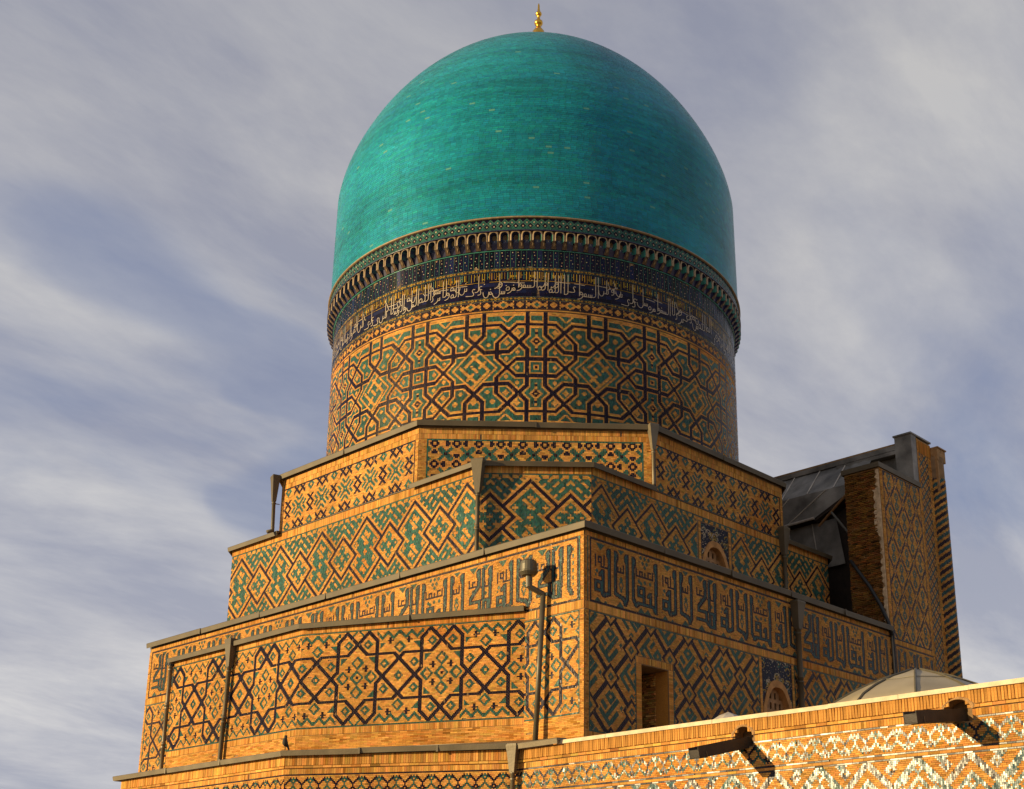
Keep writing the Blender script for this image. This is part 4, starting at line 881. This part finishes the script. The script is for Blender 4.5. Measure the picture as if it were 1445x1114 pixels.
# rough mortar patch around the outlets
for a, b in holes_x:
    mb = MB(); m_, r = (a+b)/2, (b-a)/2; zc = ZF-.41; K = 14; rr2 = random.Random(int(a*7)); ins_ = []; ou = []
    for k in range(K+1):
        t = math.pi*k/K; ins_.append((m_+r*math.cos(t), zc+.19*math.sin(t)-.0)); w_ = rr2.uniform(.06, .13); ou.append((m_+(r+w_)*math.cos(t), zc+(.17+w_*.8)*math.sin(t)))
    b0 = len(mb.v)
    for (y_, P_) in ((WY-.05, ins_), (WY-.058, [((p[0]+q[0])/2, (p[1]+q[1])/2) for p, q in zip(ins_, ou)]), (WY-.02, ou), (WY+.25, ins_)): mb.v += [(x, y_+rr2.uniform(-.006, .006), z) for x, z in P_]
    for lo, hi in ((0, 1), (1, 2), (3, 0)):
        for k in range(K): mb.f.append((b0+lo*(K+1)+k, b0+lo*(K+1)+k+1, b0+hi*(K+1)+k+1, b0+hi*(K+1)+k))
    mb.build('mortar_patch', M['core'], fgw)
# coping slabs
x = .12; k = 0
while x < FX1:
    L_ = 1.45+random.uniform(-.1, .1); mb = MB(); dz = random.uniform(-.006, .006); y0 = WY-.075+random.uniform(-.006, .006)
    mb.hexa([(x+.003, y0, ZF-.085+dz), (x+L_-.003, y0, ZF-.085+dz), (x+L_-.003, -.5, ZF-.085), (x+.003, -.5, ZF-.085), (x+.003, y0+.008, ZF+dz), (x+L_-.003, y0+.006, ZF+dz), (x+L_-.003, -.5, ZF), (x+.003, -.5, ZF)])
    mb.build('coping_slab', M['plaster'], fgw); x += L_
# ------------------------------------------------------------------ entrance portal at the right
por = thing('entrance_portal', 'tall shadowed brick portal tower with diamond mosaic side and tin-sheeted back', 'portal', (-3, 17.5, GZ))
PY0, PY1, PZ = 15.02, 17.92, 5.74
mb = MB(); mb.box((-1.34, PY0, GZ), (0, PY1, PZ-.12)); pyl = mb.build('pylon', M['core'], por); pyl['label'] = 'brick pylon with a ragged broken edge'
mb = MB(); mb.box((-7.5, PY1, GZ), (0, 18.98, 7.55)); slab = mb.build('portal_slab', M['core'], por)
S = Plane((0, PY0, 0), (0, 1)); LP = PY1-PY0; u = .038; w = round((LP-.30)/u); h = round((5.58+.36)/u)
code = pat_portal(w, h, 10, 12, 24, 34); code[0] = 2; code[-1] = 2; code[:, 0] = 2; code[:, -1] = 2
Rs = [grid_panel(S, .22, -.36, LP-.08, 5.58, code, pyl), courses(0, -.6, .21, 5.6, .05, .12), courses(LP-.08, -.5, LP, 5.6, .05, .12), soldiers(.02, -.52, LP, -.37, .05)]
kk = kufic_canvas('ADC')[:, :round((LP-.3)/.0265)]; Rs += [grid_panel(S, .25, -2.2, .25+kk.shape[1]*.0265, -.53, kk, pyl), courses(0, -3.5, .24, -.61, .05, .12), courses(.25, -3.5, LP, -2.21, .05, .12)]
emit(S, Rs, pyl)
# broken brick end: many rough courses, real bricks sticking out
SB = Plane((-1.34, PY0, 0), (1, 0)); rb = courses(0, -.2, 1.20, 5.58, .062, .20, 7)
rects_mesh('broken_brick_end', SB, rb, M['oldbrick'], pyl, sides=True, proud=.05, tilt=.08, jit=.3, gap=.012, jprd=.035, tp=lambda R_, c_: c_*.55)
mb = MB(); rr2 = random.Random(5)
zz = -.3; pts = []
while zz < 5.55: pts.append((rr2.uniform(1.17, 1.30)-(.12 if 3.2 < zz < 4.9 else 0), zz)); zz += .09
for (x0, z0_), (x1, z1_) in zip(pts, pts[1:]):
    mb.hexa([(-1.34+x0, PY0-.055, z0_), (-.01, PY0-.06, z0_), (-.01, PY0+.01, z0_), (-1.34+x0, PY0+.01, z0_), (-1.34+x1, PY0-.045-rr2.random()*.02, z1_-.004), (-.01, PY0-.06, z1_-.004), (-.01, PY0+.01, z1_-.004), (-1.34+x1, PY0+.01, z1_-.004)])
mb.build('lime_mortar_edge', M['lime'], pyl)
mb = MB(); mb.box((-1.42, PY0-.10, PZ-.12), (.06, PY1, PZ+.06)); mb.build('pylon_coping', M['zinc'], pyl)
# slab side strip with blue lattice, corner column with spiral tiles
S = Plane((0, 17.92, 0), (0, 1)); w, h = round(.78/.036), round(9.2/.036); j, i = np.mgrid[0:h, 0:w].astype(float); X_, Y_ = i+.5-w/2, j+.5
c = np.zeros((h, w), int); c[(abs(mod(X_+Y_, 12)) < 1.6)] = 2; c[(abs(mod(X_-Y_, 12)) < 1.5)] = 3; c[(abs(mod(X_+Y_+6, 12)) < .9)] = 3; c[(abs(mod(X_-Y_+6, 12)) < .9)] = 6; c[:, :1] = 7; c[:, -2:] = 0
Rs = [grid_panel(S, .08, -2.2, .86, 7.0, c, slab), courses(0, -2.2, .08, 7.55, .05, .08), soldiers(.08, 7.02, 1.05, 7.5, .07, 7), courses(.87, -2.2, 1.04, 7.0, .05, .16)]
emit(S, Rs, slab)
mb = MB(); mb.box((-.66, 17.55, PZ-.5), (-.002, 17.93, 7.62)); mb.box((-.70, 17.50, 7.62), (.03, 19.02, 7.68)); mb.build('tin_clad_block', M['sheet'], slab)
cc = (-.06, 19.28); mb = MB(); mb.lathe(cc[0], cc[1], [(.36, GZ), (.36, 6.0), (.36, 7.1)], 28); col_o = mb.build('corner_column', M['mortar'], por, True); col_o['label'] = 'round corner column with spiral glazed stripes'
CS = Cyl(cc, .36, 0); cirr = 2*math.pi*.36; wq, hq = 60, 254; j, i = np.mgrid[0:hq, 0:wq]; k = (j-i*(42/60.)) % 14; c = np.where(k < 4, 3, np.where(k < 7, 0, np.where(k < 11, 2, 0)))
R_ = merge(c.astype(int), bl=3); R_[:, [0, 2]] *= cirr/wq; R_[:, [1, 3]] = -3+R_[:, [1, 3]]*.0365; emit(CS, [R_[R_[:, 1] < 6.2]], col_o)
mb = MB(); mb.box((-.42, 18.99, 6.95), (.26, 19.62, 7.42)); mb.box((-.46, 18.985, 7.42), (.30, 19.66, 7.47)); mb.box((.10, 18.99, 5.75), (.24, 19.20, 6.95)); mb.build('column_cap', M['core'], por)
mb = MB(); mb.lathe(cc[0], cc[1], [(.30, 5.6), (.30, 6.95)], 20); mb.build('column_neck', M['navy'], por, True)
# tin sheeting behind the portal: sloped panels with standing seams
def sheet_quad(name, p, parent, m=None, nu=5, crease=.02, th=.02, seams=True):
    """p: four corners bl, br, tr, tl (Vectors): individual crumpled tin sheets with raised seams"""
    bl, br, tr, tl = [Vector(q) for q in p]; nrm = (br-bl).cross(tl-bl).normalized()
    for a in range(nu):
        t0, t1 = a/nu, (a+1)/nu; A, B, C_, D = bl.lerp(br, t0), bl.lerp(br, t1), tl.lerp(tr, t1), tl.lerp(tr, t0); mb = MB(); K = 6
        rr3 = random.Random(hash((name, a)) & 999)
        for s in range(K+1):
            for q in range(K+1):
                P_ = A.lerp(B, q/K).lerp(D.lerp(C_, q/K), s/K); mb.v.append(tuple(P_+nrm*(rr3.uniform(-1, 1)*crease if 0 < s < K and 0 < q < K else 0)))
        for s in range(K):
            for q in range(K): i0 = s*(K+1)+q; mb.f.append((i0, i0+1, i0+K+2, i0+K+1))
        mb.build('tin_sheet', m or M['sheet'], parent, True)
        if seams and a:
            mb = MB(); mb.tube([A+nrm*.02, D+nrm*.02], .022, 5); mb.build('standing_seam', M['sheetl'], parent)
YB = 16.6
shed = MB(); shed.box((-12, PY1-.02, 3), (-.66, PY1+.9, 7.20)); sh = shed.build('vault_back', M['sheet'], por)
mb = MB(); mb.box((-12, PY1-.35, 7.16), (-.66, PY1+.95, 7.34)); mb.build('ridge_flashing', M['sheet'], por)
mb = MB(); mb.box((-3.1, PY1-.40, 6.98), (-.66, PY1-.1, 7.12)); mb.build('lower_flashing', M['sheet'], por)
sheet_quad('s1', [(-9.5, YB, 5.95), (-1.6, YB, 5.95), (-1.6, PY1-.3, 7.14), (-9.5, PY1-.3, 7.14)], por, nu=7, crease=.05)
sheet_quad('s2', [(-9.5, YB-.05, 4.75), (-3.55, YB-.05, 4.95), (-1.4, YB, 5.95), (-9.5, YB, 5.95)], por, nu=5, crease=.02)
mb = MB(); mb.tube([(-9.5, YB-.08, 4.72), (-3.55, YB-.1, 4.93)], .05, 6); mb.build('sheet_hem', M['sheetl'], por)
mb = MB(); mb.hexa([(-3.6, YB-.02, 4.83), (-1.3, YB-.02, 5.80), (-1.3, PY1, 5.80), (-3.6, PY1, 4.83), (-3.6, YB, 4.95), (-1.3, YB, 5.95), (-1.3, PY1, 5.95), (-3.6, PY1, 4.95)]); mb.build('soffit', M['dark'], por)  # shade of the undercut is put into its near-black colour
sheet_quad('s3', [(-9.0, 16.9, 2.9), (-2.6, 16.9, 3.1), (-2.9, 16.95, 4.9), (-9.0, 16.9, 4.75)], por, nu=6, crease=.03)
mb = MB(); mb.box((-9, 17.1, -1), (-1.34, 17.2, 5.6)); mb.build('recess_shade', M['dark'], por)  # flat near-black sheet standing in for shade in the gap
mb = MB(); mb.tube([(-2.45, 15.9, 4.75), (-1.42, 15.2, 3.6)], .045, 8); mb.build('strut', M['steel'], por)
mb = MB(); mb.tube([(-3.3, 16.4, 4.55), (-1.6, 15.6, 5.2)], .05, 6); mb.build('timber_rafter', M['wood'], por)
# ------------------------------------------------------------------ little roof dome and tin cap behind the parapet
rd = thing('small_roof_dome', 'low pale tin-sheeted roof dome with dark ribs behind the foreground parapet', 'roof dome', (7.3, 2.5, -5.72))
rc = (7.30, 2.5); apex = -4.32; nr = 10
prof = [(.0, apex), (.16, apex-.015), (.8, apex-.23), (1.4, apex-.50), (1.78, apex-.72), (2.0, apex-.92), (2.0, -5.72)]
for k in range(nr):
    a0, a1 = 2*math.pi*k/nr+.15, 2*math.pi*(k+1)/nr+.15; mb = MB()
    for r, z in prof:
        for s in range(5):
            a = a0+(a1-a0)*s/4; f = math.cos(math.pi/nr)/math.cos(a-(a0+a1)/2); mb.v.append((rc[0]+r*f*math.cos(a)+.0, rc[1]+r*f*math.sin(a), z+random.uniform(-.006, .006)))
    for i in range(len(prof)-1):
        for s in range(4): q = i*5+s; mb.f.append((q, q+5, q+6, q+1))
    mb.build('roof_sheet', M['rooftin'], rd, True)
    mb = MB(); mb.tube([(rc[0]+r*math.cos(a0), rc[1]+r*math.sin(a0), z+.012) for r, z in prof[1:-1]], .028, 5); mb.build('rib', M['steel'], rd)
    mb = MB(); am = (a0+a1)/2; f = 1.05; c0, c1 = [(rc[0]+1.05*math.cos(q), rc[1]+1.05*math.sin(q), apex-.325) for q in (a0, a1)]; mb.tube([c0, c1], .008, 4); mb.build('sheet_joint', M['steel'], rd)
tcp = thing('tin_vent_cap', 'tiny pale tin cap peeking above the foreground coping near the arched window', 'roof cap', (3.6, 1.2, -5.72))
mb = MB(); c0 = (3.3, 1.2); b0 = [(c0[0]+r*math.cos(a), c0[1]+r*math.sin(a), z) for r, z in ((.75, -5.35), (.22, -5.02), (.0, -4.93)) for a in [k*math.pi/4+.3 for k in range(8)]]
mb.v = b0
for i in range(2):
    for k in range(8): mb.f.append((i*8+k, i*8+(k+1) % 8, i*8+8+(k+1) % 8, i*8+8+k))
mb.build('cap_cone', M['sheetl'], tcp); mb = MB(); mb.lathe(c0[0], c0[1], [(.25, -5.05), (.23, -5.1), (.20, -5.06)], 10); mb.build('cap_ring', M['steel'], tcp)
# ------------------------------------------------------------------ downpipes
def downpipe(label, x, y, ztop, zbot, out_dir, r=.07, fw_=.22, fh=.85, dx=0, dy=0, m=None, elbow=False, funnel=True, wallr=None):
    t = thing('downpipe', label, 'downpipe', (x+dx, y+dy, zbot), 'rainwater downpipes on the tiers'); m = m or M['zinc']
    r *= .82; fw_ *= .82
    d = Vector((out_dir[0], out_dir[1], 0)).normalized(); s = Vector((-d.y, d.x, 0))
    p = Vector((x, y, 0))+d*.12
    if funnel:
        mb = MB(); ks = [(ztop+.05, fw_*.92, fw_*.75), (ztop, fw_, fw_*.8), (ztop-.12, fw_*.86, fw_*.7), (ztop-fh, r*1.05, r*1.05)]
        for z, a, b in ks: mb.v += [tuple(p+s*a*sx+d*b*sy+Vector((0, 0, z))) for sx, sy in ((-1, -1), (1, -1), (1, 1), (-1, 1))]
        for i in range(3):
            for k in range(4): mb.f.append((i*4+k, i*4+(k+1) % 4, i*4+4+(k+1) % 4, i*4+4+k))
        mb.f.append((0, 1, 2, 3)); mb.build('funnel', m, t)
    zt2 = ztop-fh*.94 if funnel else ztop
    q0 = p+Vector((0, 0, zt2)); q1 = p+Vector((dx, dy, zbot)); L_ = (q1-q0).length; n = max(1, round(L_/1.3))
    for k in range(n):
        a, b = q0.lerp(q1, k/n), q0.lerp(q1, (k+1)/n); mb = MB(); e = (b-a).normalized()
        mb.tube([a, a+e*.07, a+e*.075, b-e*.03, b+e*.03], [r*1.12, r*1.12, r, r*.97, r*.94], 12); mb.build('pipe_length', m, t, True)
        c = a.lerp(b, .12); mb = MB(); mb.tube([c-e*.02, c+e*.02], r*1.22, 12); mb.tube([c, c-d*(.2)], .015, 5); mb.build('bracket', m, t)
    if elbow: mb = MB(); mb.tube([q1+Vector((0, 0, .12)), q1, q1+d*.18+Vector((0, 0, -.08))], r, 12); mb.build('elbow', m, t, True)
    return t
downpipe('rainwater pipe with funnel hanging free at the far left end of the top octagonal tier', -14.42, .66, 4.90, 3.02, (-.3, -1), .075, .2, .85, dx=.05, elbow=True)
downpipe('pale downpipe with tapered funnel at the right-hand corner of the top tier below the drum', XS+.02, o4[2][1]-.02, 4.93, 3.06, (1, -.42), .065, .19, .75, m=M['zincl'])
downpipe('long downpipe at the sunlit corner between the bright and the dim diamond mosaic', o3[1][0]+.03, o3[1][1]-.02, 2.98, .10, (.42, -1), .075, .23, .95)
downpipe('dark downpipe in shade at the right end of the diamond mosaic beside the tin sheets', XS, 12.52, 3.30, .12, (1, 0), .085, .24, .9)
downpipe('thick grey downpipe in front of the shaded kufic band beside the arched window', 0, 9.27, -.30, -5.4, (1, 0), .10, .27, .8)
downpipe('slanting downpipe on the bright face of the star-patterned bay', -11.04, -2.64, -1.78, -5.36, (0, -1), .080, .20, .75, dx=-.12)
downpipe('thin lit downpipe with a black clamp at the far left end of the square tier', -18.87, -.02, -1.00, -4.95, (0, -1), .085, .2, .6, dx=-.0, funnel=False, m=M['zincl'])
downpipe('short downpipe cut by the bottom edge of the picture where the foreground wall begins', -1.22, WY-.06, ZF-.02, -9.2, (.3, -1), .07, .17, .62, m=M['zincl'])
cl = bpy.data.objects
mbk = MB(); mbk.tube([(-18.87, -.14, -1.02), (-18.87, -.14, -.86)], .11, 10); mbk.tube([(-18.87, -.14, -.9), (-18.6, -.05, -.84)], .03, 6); mbk.build('pipe_clamp', M['black'], [o for o in SC.objects if o.name.startswith('downpipe') and 'far left end of the square' in o['label']][0])
# ------------------------------------------------------------------ water outlets (open tin chutes)
def spout(label, xa, xb, z0, ln, tipx, dz):
    t = thing('water_spout', label, 'water spout', ((xa+xb)/2, WY-.02, z0), 'tin water spouts through the foreground parapet')
    m_ = (xa+xb)/2; hw_ = .135; a0 = Vector((m_, WY+.1, z0)); a1 = Vector((m_+tipx, WY-ln, z0+dz)); d = (a1-a0).normalized(); s = Vector((1, 0, 0)); s = (s-d*s.dot(d)).normalized(); n_ = s.cross(d); n_ = n_ if n_.z > 0 else -n_
    L_ = (a1-a0).length
    for nm_, (u0, u1, v0, v1) in {'chute_floor': (-hw_, hw_, -.11, -.095), 'chute_side': (-hw_, -hw_+.014, -.095, .11)}.items():
        mb = MB(); P_ = lambda u, v, w: a0+s*u+n_*v+d*w
        mb.hexa([P_(u0, v0, 0), P_(u1, v0, 0), P_(u1, v0, L_), P_(u0, v0, L_), P_(u0, v1, 0), P_(u1, v1, 0), P_(u1, v1, L_), P_(u0, v1, L_)]); mb.build(nm_, M['chute'], t)
    mb = MB(); u0, u1, v0, v1 = hw_-.014, hw_, -.095, .11; mb.hexa([P_(u0, v0, 0), P_(u1, v0, 0), P_(u1, v0, L_), P_(u0, v0, L_), P_(u0, v1, 0), P_(u1, v1, 0), P_(u1, v1, L_), P_(u0, v1, L_)]); mb.build('chute_side', M['chute'], t)
    mb = MB(); e = L_-.22; v = .112
    for (w0, w1) in ((e, e+.02),): mb.hexa([P_(-hw_-.008, -.118, w0), P_(hw_+.008, -.118, w0), P_(hw_+.008, -.118, w1), P_(-hw_-.008, -.118, w1), P_(-hw_-.008, .0, w0), P_(hw_+.008, .0, w0), P_(hw_+.008, .0, w1), P_(-hw_-.008, .0, w1)])
    mb.build('end_strap', M['steel'], t)
    mb = MB(); mb.hexa([P_(-hw_+.015, -.09, L_-.02), P_(hw_-.015, -.09, L_-.02), P_(hw_-.015, -.09, L_-.005), P_(-hw_+.015, -.09, L_-.005), P_(-hw_+.015, .06, L_-.02), P_(hw_-.015, .06, L_-.02), P_(hw_-.015, .06, L_-.005), P_(-hw_+.015, .06, L_-.005)]); mb.build('end_flap', M['chute'], t)
spout('dark tin water spout nearer the middle, its slanting shadow on the frieze', 5.03, 5.48, -6.03, 1.42, -.20, -.36)
spout('dark tin water spout at the right below the small roof dome', 9.62, 10.15, -6.0, 1.42, -.20, -.2)
# ------------------------------------------------------------------ lamp post, bird, cable
lp = thing('roof_lamp', 'bent grey lamp post with drum-shaped head in front of the sunlit kufic band', 'lamp', (-1.38, -.24, -5.3))
mb = MB(); mb.tube([(-1.38, -.24, -5.35), (-1.24, -.15, -1.60)], .068, 12); mb.build('pole', M['steel'], lp, True)
mb = MB(); mb.tube([(-1.24, -.15, -1.64), (-1.40, -.50, -1.48)], .075, 10); mb.tube([(-1.40, -.50, -1.50), (-1.415, -.50, -1.14)], .078, 10); mb.build('arm', M['steel'], lp)
mb = MB(); mb.lathe(-1.42, -.5, [(.07, -1.22), (.17, -1.20), (.235, -1.12), (.24, -1.09), (.215, -1.07), (.215, -.92), (.20, -.84), (.15, -.80), (.0, -.79)], 20); mb.build('lamp_head', M['steel'], lp, False)
mb = MB()
for k in range(12): a = k*math.pi/6; mb.tube([(-1.42+.17*math.cos(a), -.5+.17*math.sin(a), -.83), (-1.42+.18*math.cos(a), -.5+.18*math.sin(a), -.775)], .010, 4)
mb.build('bird_spikes', M['steel'], lp)
bd = thing('bird', 'small dark bird perched on the gutter corner of the lowest roof', 'bird', (-6.05, -4.13, ZF+.05))
sk = [(0, 0, .0, .006), (0, 0, .045, .010), (0, .0, .09, .042), (.0, -.03, .15, .062), (0, -.035, .21, .05), (0, -.02, .255, .030), (.0, -.02, .29, .036), (.015, -.05, .295, .012)]
mb = MB(); mb.tube([(x, y, z) for x, y, z, r in sk[2:]], [r for *_, r in sk[2:]], 10); mb.tube([(0, .01, .12), (0, .06, .05), (0, .09, -.02)], [.04, .022, .012], 8)
o = mb.build('bird_body', M['bird'], bd, True); o.location = (-6.05, -4.13, ZF+.03); o.matrix_parent_inverse = Matrix.Translation(bd['_w']).inverted()
o.scale = (1.15, 1.15, 1.15)
mb = MB(); mb.tube([(-6.065, -4.15, ZF+.03), (-6.06, -4.15, ZF+.14)], .007, 5); mb.tube([(-6.03, -4.15, ZF+.03), (-6.035, -4.15, ZF+.14)], .007, 5); mb.build('bird_legs', M['bird'], bd)
cbk = thing('black_hose', 'thick black hose curving down the broken brick end of the portal', 'hose', (0.1, 15.0, -2))
pts = [(-1.25, 14.93, 2.5), (-.95, 14.88, 2.05), (-.55, 14.85, 1.45), (-.2, 14.85, .75), (.02, 14.9, .15), (.10, 14.95, -.3)]
mb = MB(); mb.tube(pts, .065, 8); mb.build('hose', M['black'], cbk, True)
mb = MB(); mb.tube([(.06, 14.98, .0), (.06, 15.02, -3.6)], .035, 8); mb.build('conduit', M['zincl'], cbk, True)
mb = MB(); mb.tube([(.05, 15.1, -.1), (.05, 15.12, -3.6)], .04, 8); mb.build('cable', M['black'], cbk, True)
# ------------------------------------------------------------------ ground
mb = MB(); s = 2500; mb.v = [(-s, -s, GZ), (s, -s, GZ), (s, s, GZ), (-s, s, GZ)]; mb.f = [(0, 1, 2, 3)]; g = mb.build('ground', M['ground']); g['kind'] = 'structure'
for o in SC.objects:
    if '_w' in o: del o['_w']
